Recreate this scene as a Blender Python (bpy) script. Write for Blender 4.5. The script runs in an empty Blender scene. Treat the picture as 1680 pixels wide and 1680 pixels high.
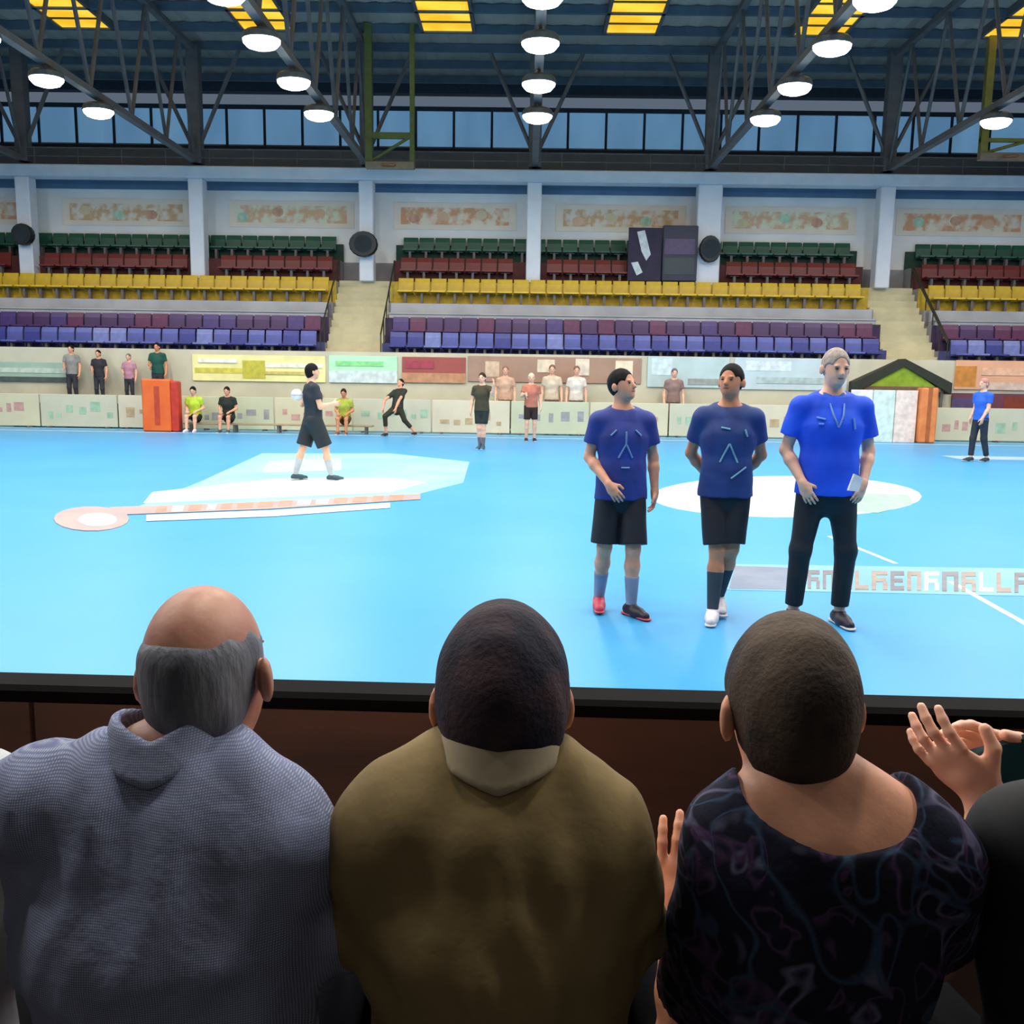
import bpy, math, random
import numpy as np
random.seed(7)
PI = math.pi
scene = bpy.context.scene
COL = scene.collection

# ---------------------------------------------------------------- camera
F_PX = 1500.0
CAM = np.array([0.0, 0.0, 1.68])
PITCH, YAW, ROLL = math.atan2(220, 1500), 0.0133, 0.0149
_F = np.array([-math.sin(YAW)*math.cos(PITCH), math.cos(YAW)*math.cos(PITCH), -math.sin(PITCH)])
_R0 = np.cross(_F, [0, 0, 1.0]); _R0 /= np.linalg.norm(_R0)
_U0 = np.cross(_R0, _F)
_R = _R0*math.cos(ROLL) + _U0*math.sin(ROLL)
_U = _U0*math.cos(ROLL) - _R0*math.sin(ROLL)
cd = bpy.data.cameras.new('camera'); cam = bpy.data.objects.new('camera', cd); COL.objects.link(cam)
cd.sensor_width = 36; cd.lens = 36*F_PX/1680; cd.clip_start = 0.05; cd.clip_end = 200
from mathutils import Matrix, Vector
cam.matrix_world = Matrix(((_R[0], _U[0], -_F[0], CAM[0]), (_R[1], _U[1], -_F[1], CAM[1]), (_R[2], _U[2], -_F[2], CAM[2]), (0, 0, 0, 1)))
scene.camera = cam

def ray(px, py):
    return _F*F_PX + _R*(px-840) + _U*(840-py)
def P(px, py, Y):
    """world point seen at pixel px,py on the plane y = Y"""
    r = ray(px, py); return CAM + r*(Y/r[1])
def G(px, py, z=0.0):
    """point of the floor seen at a pixel"""
    r = ray(px, py); return CAM + r*((z-CAM[2])/r[2])

# ---------------------------------------------------------------- world, exposure
w = bpy.data.worlds.new('hall_air'); scene.world = w; w.use_nodes = True
w.node_tree.nodes['Background'].inputs[0].default_value = (0.35, 0.45, 0.6, 1)
w.node_tree.nodes['Background'].inputs[1].default_value = 0.3
vs = scene.view_settings
scene.display_settings.display_device = 'sRGB'
vs.view_transform = 'Standard'; vs.look = 'None'; vs.gamma = 1; vs.use_curve_mapping = False
vs.exposure = 0.0
LAMP_W = 116.0
LAMP_COL = (1.0, 0.97, 0.92)

# ---------------------------------------------------------------- materials
def lin(c):
    out = []
    for v in c[:3]:
        v /= 255.0
        out.append(v/12.92 if v <= 0.04045 else ((v+0.055)/1.055)**2.4)
    return tuple(out)+(1.0,)
MATS = {}
def mat(name, c, rough=0.6, c2=None, scale=6.0, bump=0.0, bscale=None, emit=0.0, spec=0.5, metal=0.0, stretch=(1, 1, 1), lo=0.35, hi=0.65, coat=0.0, detail=3.0):
    if name in MATS: return MATS[name]
    m = bpy.data.materials.new(name); m.use_nodes = True
    nt = m.node_tree; b = nt.nodes['Principled BSDF']
    b.inputs['Roughness'].default_value = rough
    b.inputs['Specular IOR Level'].default_value = spec
    b.inputs['Metallic'].default_value = metal
    b.inputs['Coat Weight'].default_value = coat
    tc = nt.nodes.new('ShaderNodeTexCoord'); mp = nt.nodes.new('ShaderNodeMapping')
    mp.inputs['Scale'].default_value = stretch
    nt.links.new(tc.outputs['Object'], mp.inputs['Vector'])
    nz = nt.nodes.new('ShaderNodeTexNoise'); nz.inputs['Scale'].default_value = scale; nz.inputs['Detail'].default_value = detail
    nt.links.new(mp.outputs[0], nz.inputs['Vector'])
    cr = nt.nodes.new('ShaderNodeValToRGB')
    if c2 is None: c2 = tuple(min(255, v*0.88) for v in c)
    cr.color_ramp.elements[0].position = lo; cr.color_ramp.elements[1].position = hi
    cr.color_ramp.elements[0].color = lin(c2); cr.color_ramp.elements[1].color = lin(c)
    nt.links.new(nz.outputs['Fac'], cr.inputs['Fac'])
    nt.links.new(cr.outputs['Color'], b.inputs['Base Color'])
    if emit:
        nt.links.new(cr.outputs['Color'], b.inputs['Emission Color'])
        b.inputs['Emission Strength'].default_value = emit
    if bump:
        n2 = nt.nodes.new('ShaderNodeTexNoise'); n2.inputs['Scale'].default_value = bscale or scale*3; n2.inputs['Detail'].default_value = 3
        nt.links.new(mp.outputs[0], n2.inputs['Vector'])
        bp = nt.nodes.new('ShaderNodeBump'); bp.inputs['Strength'].default_value = bump; bp.inputs['Distance'].default_value = 0.01
        nt.links.new(n2.outputs['Fac'], bp.inputs['Height']); nt.links.new(bp.outputs[0], b.inputs['Normal'])
    MATS[name] = m; m.diffuse_color = lin(c)
    return m

def mat_check(name, base, light, scale=260.0):
    """fine woven check for a shirt"""
    m = mat(name, base, 0.85, tuple(v*0.8 for v in base), 9, 0.25, 40, spec=0.2)
    nt = m.node_tree; b = nt.nodes['Principled BSDF']
    tc = nt.nodes.new('ShaderNodeTexCoord')
    prev = [l.from_socket for l in nt.links if l.to_socket == b.inputs['Base Color']][0]
    fac = None
    for ax in ('X', 'Z'):
        wv = nt.nodes.new('ShaderNodeTexWave'); wv.bands_direction = ax; wv.inputs['Scale'].default_value = scale/4
        wv.inputs['Distortion'].default_value = 1.2; wv.inputs['Detail'].default_value = 1; wv.inputs['Detail Scale'].default_value = 0.6
        nt.links.new(tc.outputs['Object'], wv.inputs['Vector'])
        if fac is None: fac = wv.outputs['Fac']
        else:
            mx = nt.nodes.new('ShaderNodeMath'); mx.operation = 'MULTIPLY'
            nt.links.new(fac, mx.inputs[0]); nt.links.new(wv.outputs['Fac'], mx.inputs[1]); fac = mx.outputs[0]
    mix = nt.nodes.new('ShaderNodeMix'); mix.data_type = 'RGBA'
    nt.links.new(fac, mix.inputs['Factor']); nt.links.new(prev, mix.inputs['A']); mix.inputs['B'].default_value = lin(light)
    nt.links.new(mix.outputs['Result'], b.inputs['Base Color'])
    return m

def mat_floral(name, base, tones):
    m = mat(name, base, 0.8, tuple(v*0.7 for v in base), 9, 0.25, 40, spec=0.2)
    nt = m.node_tree; b = nt.nodes['Principled BSDF']
    tc = nt.nodes.new('ShaderNodeTexCoord')
    prev = [l.from_socket for l in nt.links if l.to_socket == b.inputs['Base Color']][0]
    for i, (tone, sc, th, wd) in enumerate(tones):
        mp = nt.nodes.new('ShaderNodeMapping'); mp.inputs['Location'].default_value = (3.1*i, 1.7*i, 0.6*i)
        mp.inputs['Rotation'].default_value = (0, 0.5+0.9*i, 0); mp.inputs['Scale'].default_value = (1, 1, 1.0)
        nt.links.new(tc.outputs['Object'], mp.inputs['Vector'])
        nz = nt.nodes.new('ShaderNodeTexNoise'); nz.inputs['Scale'].default_value = sc; nz.inputs['Detail'].default_value = 1.0
        nz.inputs['Distortion'].default_value = 1.4
        nt.links.new(mp.outputs[0], nz.inputs['Vector'])
        cr = nt.nodes.new('ShaderNodeValToRGB'); e = cr.color_ramp.elements
        e[0].position = th-wd; e[0].color = (0, 0, 0, 1); e[1].position = th; e[1].color = (1, 1, 1, 1)
        e2 = e.new(th+wd); e2.color = (0, 0, 0, 1)
        nt.links.new(nz.outputs['Fac'], cr.inputs['Fac'])
        mix = nt.nodes.new('ShaderNodeMix'); mix.data_type = 'RGBA'
        nt.links.new(cr.outputs['Color'], mix.inputs['Factor']); nt.links.new(prev, mix.inputs['A']); mix.inputs['B'].default_value = lin(tone)
        prev = mix.outputs['Result']
    nt.links.new(prev, b.inputs['Base Color'])
    return m

# ---------------------------------------------------------------- object helpers
def link(o, parent=None):
    COL.objects.link(o)
    if parent is not None: o.parent = parent
    return o
def tag(o, label=None, cat=None, group=None, kind=None):
    if label: o['label'] = label
    if cat: o['category'] = cat
    if group: o['group'] = group
    if kind: o['kind'] = kind
    return o
def thing(name, label, cat, loc=(0, 0, 0), rz=0.0, group=None):
    o = bpy.data.objects.new(name, None); o.empty_display_size = 0.2
    o.location = [float(v) for v in loc]; o.rotation_euler = (0, 0, rz)
    link(o); return tag(o, label, cat, group)
def kids(o): return [c for c in bpy.data.objects if c.parent is o]
def copy_thing(root, children, loc, rz=None, label=None, group=None):
    """children: list of (child, [grandchildren])"""
    r = root.copy(); COL.objects.link(r); r.location = [float(v) for v in loc]
    if rz is not None: r.rotation_euler = (0, 0, rz)
    if label: r['label'] = label
    if group: r['group'] = group
    for ch, gs in children:
        c = ch.copy(); COL.objects.link(c); c.parent = r
        for g in gs:
            d = g.copy(); COL.objects.link(d); d.parent = c
    return r

class MB:
    def __init__(s): s.v = []; s.f = []; s.sm = []
    def box(s, x0, x1, y0, y1, z0, z1, bev=0.0):
        if bev > 0:
            b = min(bev, (x1-x0)/2.01, (y1-y0)/2.01, (z1-z0)/2.01)
            n = len(s.v); c = ((x0+x1)/2, (y0+y1)/2, (z0+z1)/2)
            idx = {}
            for sx in (0, 1):
                for sy in (0, 1):
                    for sz in (0, 1):
                        X, Y, Z = (x0, x1)[sx], (y0, y1)[sy], (z0, z1)[sz]
                        bx, by, bz = (b, -b)[sx], (b, -b)[sy], (b, -b)[sz]
                        for a, p in enumerate(((X, Y+by, Z+bz), (X+bx, Y, Z+bz), (X+bx, Y+by, Z))):
                            idx[(sx, sy, sz, a)] = len(s.v); s.v.append(p)
            I = lambda *k: idx[k]
            fs = []
            for k in (0, 1):
                fs.append([I(k, 0, 0, 0), I(k, 1, 0, 0), I(k, 1, 1, 0), I(k, 0, 1, 0)])
                fs.append([I(0, k, 0, 1), I(1, k, 0, 1), I(1, k, 1, 1), I(0, k, 1, 1)])
                fs.append([I(0, 0, k, 2), I(1, 0, k, 2), I(1, 1, k, 2), I(0, 1, k, 2)])
            for i in (0, 1):
                for j in (0, 1):
                    fs.append([I(0, i, j, 1), I(1, i, j, 1), I(1, i, j, 2), I(0, i, j, 2)])
                    fs.append([I(i, 0, j, 0), I(i, 1, j, 0), I(i, 1, j, 2), I(i, 0, j, 2)])
                    fs.append([I(i, j, 0, 0), I(i, j, 1, 0), I(i, j, 1, 1), I(i, j, 0, 1)])
                    for l in (0, 1): fs.append([I(i, j, l, 0), I(i, j, l, 1), I(i, j, l, 2)])
            for f in fs:   # orient outwards
                p = [np.array(s.v[q]) for q in f]; nrm = np.cross(p[1]-p[0], p[2]-p[0])
                ctr = sum(p)/len(p)
                if np.dot(nrm, ctr-np.array(c)) < 0: f.reverse()
                s.f.append(f)
            return s
        n = len(s.v)
        s.v += [(x0, y0, z0), (x1, y0, z0), (x1, y1, z0), (x0, y1, z0), (x0, y0, z1), (x1, y0, z1), (x1, y1, z1), (x0, y1, z1)]
        s.f += [[n+i for i in q] for q in ((0, 3, 2, 1), (4, 5, 6, 7), (0, 1, 5, 4), (1, 2, 6, 5), (2, 3, 7, 6), (3, 0, 4, 7))]
        return s
    def bar(s, a, b, r, n=6, r2=None):
        a = np.array(a, float); b = np.array(b, float); d = b-a; d /= np.linalg.norm(d)
        u = np.cross(d, (0, 0, 1.0)) if abs(d[2]) < 0.95 else np.cross(d, (1.0, 0, 0)); u /= np.linalg.norm(u); v = np.cross(d, u)
        r2 = r if r2 is None else r2; k = len(s.v)
        for p, rr in ((a, r), (b, r2)):
            for i in range(n):
                t = 2*PI*(i+.5)/n; s.v.append(tuple(p+u*rr*math.cos(t)+v*rr*math.sin(t)))
        for i in range(n):
            j = (i+1) % n; s.f.append([k+i, k+j, k+n+j, k+n+i])
        s.f.append([k+i for i in range(n)][::-1]); s.f.append([k+n+i for i in range(n)])
        return s
    def prism(s, pts, axis, lo, hi):
        """extrude a 2-D outline along an axis"""
        k = len(s.v); n = len(pts)
        def mk(p, t):
            return {'x': (t, p[0], p[1]), 'y': (p[0], t, p[1]), 'z': (p[0], p[1], t)}[axis]
        for t in (lo, hi):
            for p in pts: s.v.append(mk(p, t))
        s.f.append([k+i for i in range(n)][::-1]); s.f.append([k+n+i for i in range(n)])
        for i in range(n):
            j = (i+1) % n; s.f.append([k+i, k+j, k+n+j, k+n+i])
        return s
    def lathe(s, prof, c=(0, 0, 0), n=16, sx=1.0, sy=1.0):
        k = len(s.v)
        for r, z in prof:
            for i in range(n):
                t = 2*PI*i/n; s.v.append((c[0]+r*sx*math.cos(t), c[1]+r*sy*math.sin(t), c[2]+z))
        for a in range(len(prof)-1):
            for i in range(n):
                j = (i+1) % n; s.f.append([k+a*n+i, k+a*n+j, k+(a+1)*n+j, k+(a+1)*n+i])
        s.f.append([k+i for i in range(n)][::-1]); s.f.append([k+(len(prof)-1)*n+i for i in range(n)])
        return s
    def build(s, name, m, parent=None, loc=None, smooth=False):
        me = bpy.data.meshes.new(name); me.from_pydata([tuple(float(q) for q in p) for p in s.v], [], s.f)
        me.materials.append(m); me.validate()
        if smooth: me.polygons.foreach_set('use_smooth', [True]*len(me.polygons))
        me.update()
        o = bpy.data.objects.new(name, me)
        if loc is not None: o.location = [float(v) for v in loc]
        return link(o, parent)
def struct(name, mb, m, parent=None):
    o = mb.build(name, m, parent)
    if parent is None: o['kind'] = 'structure'
    return o

# ---------------------------------------------------------------- implicit bodies
I3 = np.eye(3)
def rotm(rx=0, ry=0, rz=0):
    cx, sx, cy, sy, cz, sz = math.cos(rx), math.sin(rx), math.cos(ry), math.sin(ry), math.cos(rz), math.sin(rz)
    X = np.array([[1, 0, 0], [0, cx, -sx], [0, sx, cx]]); Yy = np.array([[cy, 0, sy], [0, 1, 0], [-sy, 0, cy]]); Z = np.array([[cz, -sz, 0], [sz, cz, 0], [0, 0, 1]])
    return Z @ Yy @ X
def vec(*a): return np.array(a if len(a) > 1 else a[0], float)
def unit(v): v = vec(v); return v/np.linalg.norm(v)

class Frame:
    def __init__(s, R=I3, o=(0, 0, 0), t=(0, 0, 0)): s.R = R; s.o = vec(o); s.t = vec(t)   # p -> t + R (p-o)
    def __call__(s, p): return s.t + s.R @ (vec(p)-s.o)

class Sdf:
    def __init__(s, h): s.h = h; s.p = []; s.post = []
    def cone(s, a, b, ra, rb, k=0.03, sc=(1, 1, 1), R=I3, cuts=(), op='u', grow=0.0):
        a = vec(a); b = vec(b); A = np.diag(sc) @ R.T; ra += grow; rb += grow
        m = max(ra, rb)/min(sc); s.p.append(('c', A, a, b, ra, rb, k, cuts, op, np.minimum(a, b)-m, np.maximum(a, b)+m, max(sc))); return s
    def ell(s, c, r, k=0.03, R=I3, cuts=(), op='u', grow=0.0):
        c = vec(c); r = vec(r)+grow; m = max(r)
        s.p.append(('e', R.T, c, r, None, None, k, cuts, op, c-m, c+m, 1)); return s
    def cut(s, p, n): s.post.append(('cut', vec(p), unit(n))); return s
    def disp(s, fn): s.post.append(('disp', fn, None)); return s
    def arrays(s):
        h = s.h; adds = [q for q in s.p if q[8] == 'u']
        lo = np.min([q[9] for q in adds], 0)-3*h; hi = np.max([q[10] for q in adds], 0)+3*h
        ax = [np.arange(lo[i], hi[i]+h, h) for i in range(3)]
        D = np.full([len(a) for a in ax], 1.0, np.float32)
        for typ, A, c0, c1, ra, rb, k, cuts, op, blo, bhi, ms in s.p:
            mg = k+2.5*h; sl = []
            for i in range(3):
                i0 = max(0, int((blo[i]-mg-lo[i])/h)); i1 = min(len(ax[i]), int((bhi[i]+mg-lo[i])/h)+2)
                sl.append(slice(i0, max(i0+1, i1)))
            X = ax[0][sl[0]][:, None, None]; Y = ax[1][sl[1]][None, :, None]; Z = ax[2][sl[2]][None, None, :]
            dx, dy, dz = X-c0[0], Y-c0[1], Z-c0[2]
            q = [A[i, 0]*dx+A[i, 1]*dy+A[i, 2]*dz for i in range(3)]
            if typ == 'c':
                ba = A @ (c1-c0); bb = max(1e-9, ba @ ba)
                t = np.clip((q[0]*ba[0]+q[1]*ba[1]+q[2]*ba[2])/bb, 0, 1)
                d = np.sqrt((q[0]-ba[0]*t)**2+(q[1]-ba[1]*t)**2+(q[2]-ba[2]*t)**2)-(ra+(rb-ra)*t)
                if ms > 1: d = d/(0.5+0.5*ms)
            else:
                r = c1
                k0 = np.sqrt((q[0]/r[0])**2+(q[1]/r[1])**2+(q[2]/r[2])**2)+1e-9
                k1 = np.sqrt((q[0]/r[0]**2)**2+(q[1]/r[1]**2)**2+(q[2]/r[2]**2)**2)+1e-9
                d = k0*(k0-1)/k1
            for (cp, cn) in cuts:
                d = np.maximum(d, (X-cp[0])*cn[0]+(Y-cp[1])*cn[1]+(Z-cp[2])*cn[2])
            g = D[tuple(sl)]
            if op == 'u':
                hh = np.clip(0.5+0.5*(g-d)/k, 0, 1); D[tuple(sl)] = g*(1-hh)+d*hh-k*hh*(1-hh)
            else:
                d = -d; hh = np.clip(0.5-0.5*(g-d)/k, 0, 1); D[tuple(sl)] = g*(1-hh)+d*hh+k*hh*(1-hh)
        X = ax[0][:, None, None]; Y = ax[1][None, :, None]; Z = ax[2][None, None, :]
        for kind, a, b in s.post:
            if kind == 'cut': D = np.maximum(D, (X-a[0])*b[0]+(Y-a[1])*b[1]+(Z-a[2])*b[2])
            else: D = D+a(X, Y, Z)
        v = D; h3 = h; inside = v < 0
        n = [m-1 for m in v.shape]
        cnt = np.zeros(n, np.int8)
        corners = [(i, j, k) for i in (0, 1) for j in (0, 1) for k in (0, 1)]
        for i, j, k in corners: cnt += inside[i:n[0]+i, j:n[1]+j, k:n[2]+k]
        act = (cnt > 0) & (cnt < 8)
        cells = np.argwhere(act); nv = len(cells)
        idx = np.full(n, -1, np.int64); idx[act] = np.arange(nv)
        acc = np.zeros((nv, 3)); wt = np.zeros(nv)
        for axn in range(3):
            for i, j in ((0, 0), (0, 1), (1, 0), (1, 1)):
                o0 = [0, 0, 0]; oth = [q for q in range(3) if q != axn]; o0[oth[0]] = i; o0[oth[1]] = j
                o1 = list(o0); o1[axn] = 1
                c0 = cells+o0; c1 = cells+o1
                a = v[c0[:, 0], c0[:, 1], c0[:, 2]]; b = v[c1[:, 0], c1[:, 1], c1[:, 2]]
                m = (a < 0) != (b < 0); t = np.zeros(nv); t[m] = a[m]/(a[m]-b[m])
                pos = c0.astype(float); pos[:, axn] += t
                acc[m] += pos[m]; wt[m] += 1
        V = acc/wt[:, None]*h3+np.array([a[0] for a in ax])
        quads = []
        for axn in range(3):
            u, w_ = [(1, 2), (2, 0), (0, 1)][axn]
            s0 = [slice(None)]*3; s1 = [slice(None)]*3; s0[axn] = slice(0, -1); s1[axn] = slice(1, None)
            a = inside[tuple(s0)]; b = inside[tuple(s1)]
            for flip, m in ((False, a & ~b), (True, ~a & b)):
                e = np.argwhere(m)
                e = e[(e[:, u] > 0) & (e[:, w_] > 0) & (e[:, u] < n[u]) & (e[:, w_] < n[w_])]
                if not len(e): continue
                def at(du, dw):
                    q = e.copy(); q[:, u] -= du; q[:, w_] -= dw; return idx[q[:, 0], q[:, 1], q[:, 2]]
                qd = np.stack([at(1, 1), at(0, 1), at(0, 0), at(1, 0)], 1)
                if flip: qd = qd[:, ::-1]
                quads.append(qd)
        Q = np.concatenate(quads) if quads else np.zeros((0, 4), int)
        Q = Q[(Q >= 0).all(1)]
        return V, Q

def mesh_np(name, parts, m, parent):
    Vs, Qs, off = [], [], 0
    for V, Q in parts:
        Vs.append(V); Qs.append(Q+off); off += len(V)
    V = np.concatenate(Vs).astype(np.float32); Q = np.concatenate(Qs).astype(np.int32)
    me = bpy.data.meshes.new(name)
    me.vertices.add(len(V)); me.vertices.foreach_set('co', V.ravel())
    me.loops.add(Q.size); me.loops.foreach_set('vertex_index', Q.ravel())
    me.polygons.add(len(Q)); me.polygons.foreach_set('loop_start', np.arange(0, Q.size, 4, dtype=np.int32))
    me.polygons.foreach_set('loop_total', np.full(len(Q), 4, np.int32))
    me.update(calc_edges=True); me.validate()
    me.polygons.foreach_set('use_smooth', np.ones(len(me.polygons), bool))
    me.materials.append(m)
    o = bpy.data.objects.new(name, me)
    return link(o, parent)

def folds(seed, amp, sc, aniso=(1, 1, 1)):
    rg = np.random.RandomState(seed); W = []
    for i in range(7):
        d = rg.randn(3)*aniso; d /= np.linalg.norm(d); W.append((d*sc*rg.uniform(0.6, 1.9), rg.uniform(0, 6.28), rg.uniform(.4, 1)))
    def fn(X, Y, Z):
        wx = 0.05*np.sin(7*Z+seed)+0.04*np.sin(9*X+2*seed); wz = 0.05*np.sin(8*X+seed*1.3)
        t = 0
        for k, ph, a in W: t = t+a*np.sin(k[0]*(X+wx)+k[1]*Y+k[2]*(Z+wz)+ph)
        return (amp*t/3.0).astype(np.float32)
    return fn

def hand_sdf(wrist, d, n, side, S=1.0, curl=0.5, h=0.005, spread=1.0, fore=None):
    """palm with four fingers and a thumb; d towards the fingers, n palm normal, side = thumb side sign"""
    d = unit(d); n = vec(n); n = unit(n-d*np.dot(n, d)); t = np.cross(d, n)*side
    f = Sdf(h); R = np.stack([d, t, n], 1)
    w = vec(wrist)
    if fore is not None: f.cone(w-unit(w-vec(fore))*0.05*S, w+d*0.01, 0.030*S, 0.026*S, 0.01)
    f.cone(w, w+d*0.04*S, 0.026*S, 0.026*S, 0.02*S)
    f.ell(w+d*0.052*S, (0.052*S, 0.041*S, 0.017*S), 0.015*S, R)
    for i, (o, L, r) in enumerate(((0.031, 0.068, 0.0088), (0.0105, 0.077, 0.009), (-0.0105, 0.071, 0.0086), (-0.030, 0.055, 0.0078))):
        b = w+(d*(0.092-abs(o)*0.25)+t*o)*S; dr = unit(d+t*o*3.0*spread); p = b
        for j, fr in enumerate((0.45, 0.3, 0.25)):
            a = curl*(1.0+0.12*i)*(0.6, 1.0, 0.7)[j]
            dr = unit(dr*math.cos(a)+n*math.sin(a))
            q = p+dr*L*fr*S; f.cone(p, q, r*S*(1-.07*j), r*S*(0.93-.07*j), 0.004*S); p = q
    b = w+(d*0.022+t*0.026+n*0.006)*S; m = b+unit(d*0.65+t*0.7*spread+n*0.3)*0.045*S; e = m+unit(d*0.9+t*0.25+n*0.35)*0.032*S
    f.cone(b, m, 0.0145*S, 0.0115*S, 0.012*S); f.cone(m, e, 0.0112*S, 0.009*S, 0.004*S)
    return f.arrays()

def person(label, loc, rz, S=1.0, pose=None, out=None, h=0.007, group=None, cat='person'):
    """out: dict(skin, hair, top, bottom, shoes, sleeve, leg, hair_style, hem...)"""
    p = dict(pel=(0, 0, 0.95), lean=(0, 0, 0), head=(0, 0, 0), bulk=1.0, hoff=(0, 0, 0),
             shr=(0.185, -0.01, 1.435), shl=(-0.185, -0.01, 1.435),
             elr=(0.25, -0.03, 1.15), ell=(-0.25, -0.03, 1.15), wrr=(0.26, 0.07, 0.90), wrl=(-0.26, 0.07, 0.90),
             hdr=(0, 0.1, -1), hdl=(0, 0.1, -1), hnr=(-1, 0, 0), hnl=(1, 0, 0), curl=0.45, spread=1.0,
             knr=(0.10, 0.03, 0.50), knl=(-0.10, 0.03, 0.50), anr=(0.11, -0.02, 0.09), anl=(-0.11, -0.02, 0.09), ftr=(0.1, 1, 0), ftl=(-0.1, 1, 0))
    p.update(pose or {})
    o = dict(skin=mat('skin_light', (205, 160, 135), 0.5, (190, 140, 118), 20), hair=None, top=None, bottom=None, shoes=None,
             sleeve=0.6, leg=0.8, hem=0.90, collar=None, thick=0.014, style='short', fold=0.003, neck=1.478, hand_h=0.005)
    o.update(out or {})
    T = thing('person', label, cat, loc, rz, group)
    Sc = lambda q: vec(q)*S
    Rt = rotm(*p['lean']); pel = Sc(p['pel'])
    U = Frame(Rt, Sc((0, 0, 0.95)), pel)                 # upper body frame
    def u(x, y, z): return U(Sc((x, y, z)))
    Rh = Rt @ rotm(*p['head']); HF = Frame(Rh, Sc((0, 0, 1.57)), u(0+p['hoff'][0], 0.0+p['hoff'][1], 1.57+p['hoff'][2]))
    hd = lambda x, y, z: HF(Sc((x, y, z)))
    bk = p['bulk']
    J = {k: Sc(p[k]) for k in ('elr', 'ell', 'wrr', 'wrl', 'knr', 'knl', 'anr', 'anl')}
    J['shr'] = u(*p['shr']); J['shl'] = u(*p['shl'])
    hipr = pel+Sc((0.09, 0, -0.02)); hipl = pel+Sc((-0.09, 0, -0.02))
    fl = (1, 1.42, 1)
    def torso(f, g=0.0, low=True):
        if low:
            f.cone(pel+Sc((0, 0, -0.02)), u(0, 0.01, 1.06), .158*S*bk, .142*S*bk, .04*S, fl, Rt, grow=g)
        f.cone(u(0, .01, 1.04), u(0, .004, 1.29), .142*S*bk, .160*S*bk, .04*S, fl, Rt, grow=g)
        f.cone(u(0, 0, 1.30), u(0, -.012, 1.40), .165*S*bk, .125*S, .05*S, fl, Rt, grow=g)
        sr = J['shr']; sl = J['shl']; c = u(0, -.015, 1.43)
        f.cone(c+(sr-c)*.25, c+(sr-c)*.93, .062*S, .056*S, .05*S, (1, 1, 1), grow=g*.8)
        f.cone(c+(sl-c)*.25, c+(sl-c)*.93, .062*S, .056*S, .05*S, (1, 1, 1), grow=g*.8)
        for sg in (1, -1):   # trapezius
            f.cone(u(0.03*sg, -.02, 1.52), u(.12*sg, -.015, 1.45), .03*S, .036*S, .05*S, grow=g*.7)
    def skull(f, g=0.0, face=True):
        f.ell(hd(0, -.004, 1.705), (.0765*S, .097*S, .101*S), .02*S, Rh, grow=g)
        if face:
            f.ell(hd(0, .030, 1.645), (.060*S, .070*S, .078*S), .03*S, Rh)
            f.ell(hd(0, .068, 1.598), (.026*S, .022*S, .018*S), .025*S, Rh)
            f.cone(hd(0, .094, 1.695), hd(0, .113, 1.660), .008*S, .013*S, .012*S)
            for sg in (1, -1):
                f.ell(hd(.033*sg, .091, 1.708), (.020*S, .008*S, .006*S), .01*S, Rh)
                f.ell(hd(.087*sg, -.006, 1.672), (.010*S, .020*S, .033*S), .008*S, Rh @ rotm(0, 0, .5*sg))
                f.ell(hd(.032*sg, .1005, 1.690), (.013*S, .011*S, .008*S), .008*S, Rh, op='s')
    b = Sdf(h*S); torso(b)
    b.cone(u(0, -.02, 1.44), hd(0, -.012, 1.62), .060*S, .054*S, .035*S)
    skull(b)
    for s_ in ('r', 'l'):
        sh, el, wr = J['sh'+s_], J['el'+s_], J['wr'+s_]
        b.cone(sh, el, .050*S, .038*S, .03*S)
        b.cone(el, el+(wr-el)*.3, .039*S, .041*S, .02*S); b.cone(el+(wr-el)*.3, wr, .041*S, .027*S, .02*S)
        hp, kn, an = (hipr, hipl)[s_ == 'l'], J['kn'+s_], J['an'+s_]
        b.cone(hp, kn, .086*S*bk, .054*S, .04*S)
        cf = kn+(an-kn)*.32+vec(0, -.012, 0)*S
        b.cone(kn, cf, .052*S, .055*S, .025*S); b.cone(cf, an, .055*S, .035*S, .025*S)
        ft = unit(p['ft'+s_])
        b.cone(an+vec(0, 0, -.045)*S-ft*.02*S, an+vec(0, 0, -.058)*S+ft*.14*S, .034*S, .026*S, .03*S)
    parts = [b.arrays()]
    for s_, sd in (('r', 1), ('l', -1)):
        parts.append(hand_sdf(J['wr'+s_], p['hd'+s_], p['hn'+s_], p.get('ts'+s_, sd), S, p['curl'], o['hand_h'], p['spread'], fore=J['el'+s_]))
    body = mesh_np('body', parts, o['skin'], T)
    # face details
    if o.get('face', True):
        for sg in (1, -1):
            e = Sdf(.002*S).ell(hd(.032*sg, .0935, 1.690), (.012*S, .006*S, .0055*S), .002, Rh)
            mesh_np('eye', [e.arrays()], mat('eye_dark', (45, 35, 32), .3), T)
        e = Sdf(.002*S).ell(hd(0, .0955, 1.630), (.022*S, .006*S, .006*S), .002, Rh)
        mesh_np('mouth', [e.arrays()], mat('lips', (160, 90, 85), .5), T)
    # hair
    if o['hair'] is not None:
        st = o['style']; hh = min(h, .006)*S
        f = Sdf(hh); gr = {'short': .010, 'full': .015, 'bald': .0025, 'crop': .007}.get(st, .01)*S
        f.ell(hd(0, -.008, 1.705), (.0775*S, .097*S, .101*S), .02*S, Rh, grow=gr)
        if st == 'crop': pass
        elif st in ('full',):
            f.ell(hd(0, -.045, 1.66), (.070*S, .062*S, .085*S), .03*S, Rh, grow=gr*.6)
            f.ell(hd(0, -.048, 1.635), (.054*S, .042*S, .050*S), .03*S, Rh, grow=gr*.4)
        else:
            f.ell(hd(0, -.042, 1.645), (.060*S, .050*S, .068*S), .03*S, Rh, grow=gr*.5)
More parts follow.
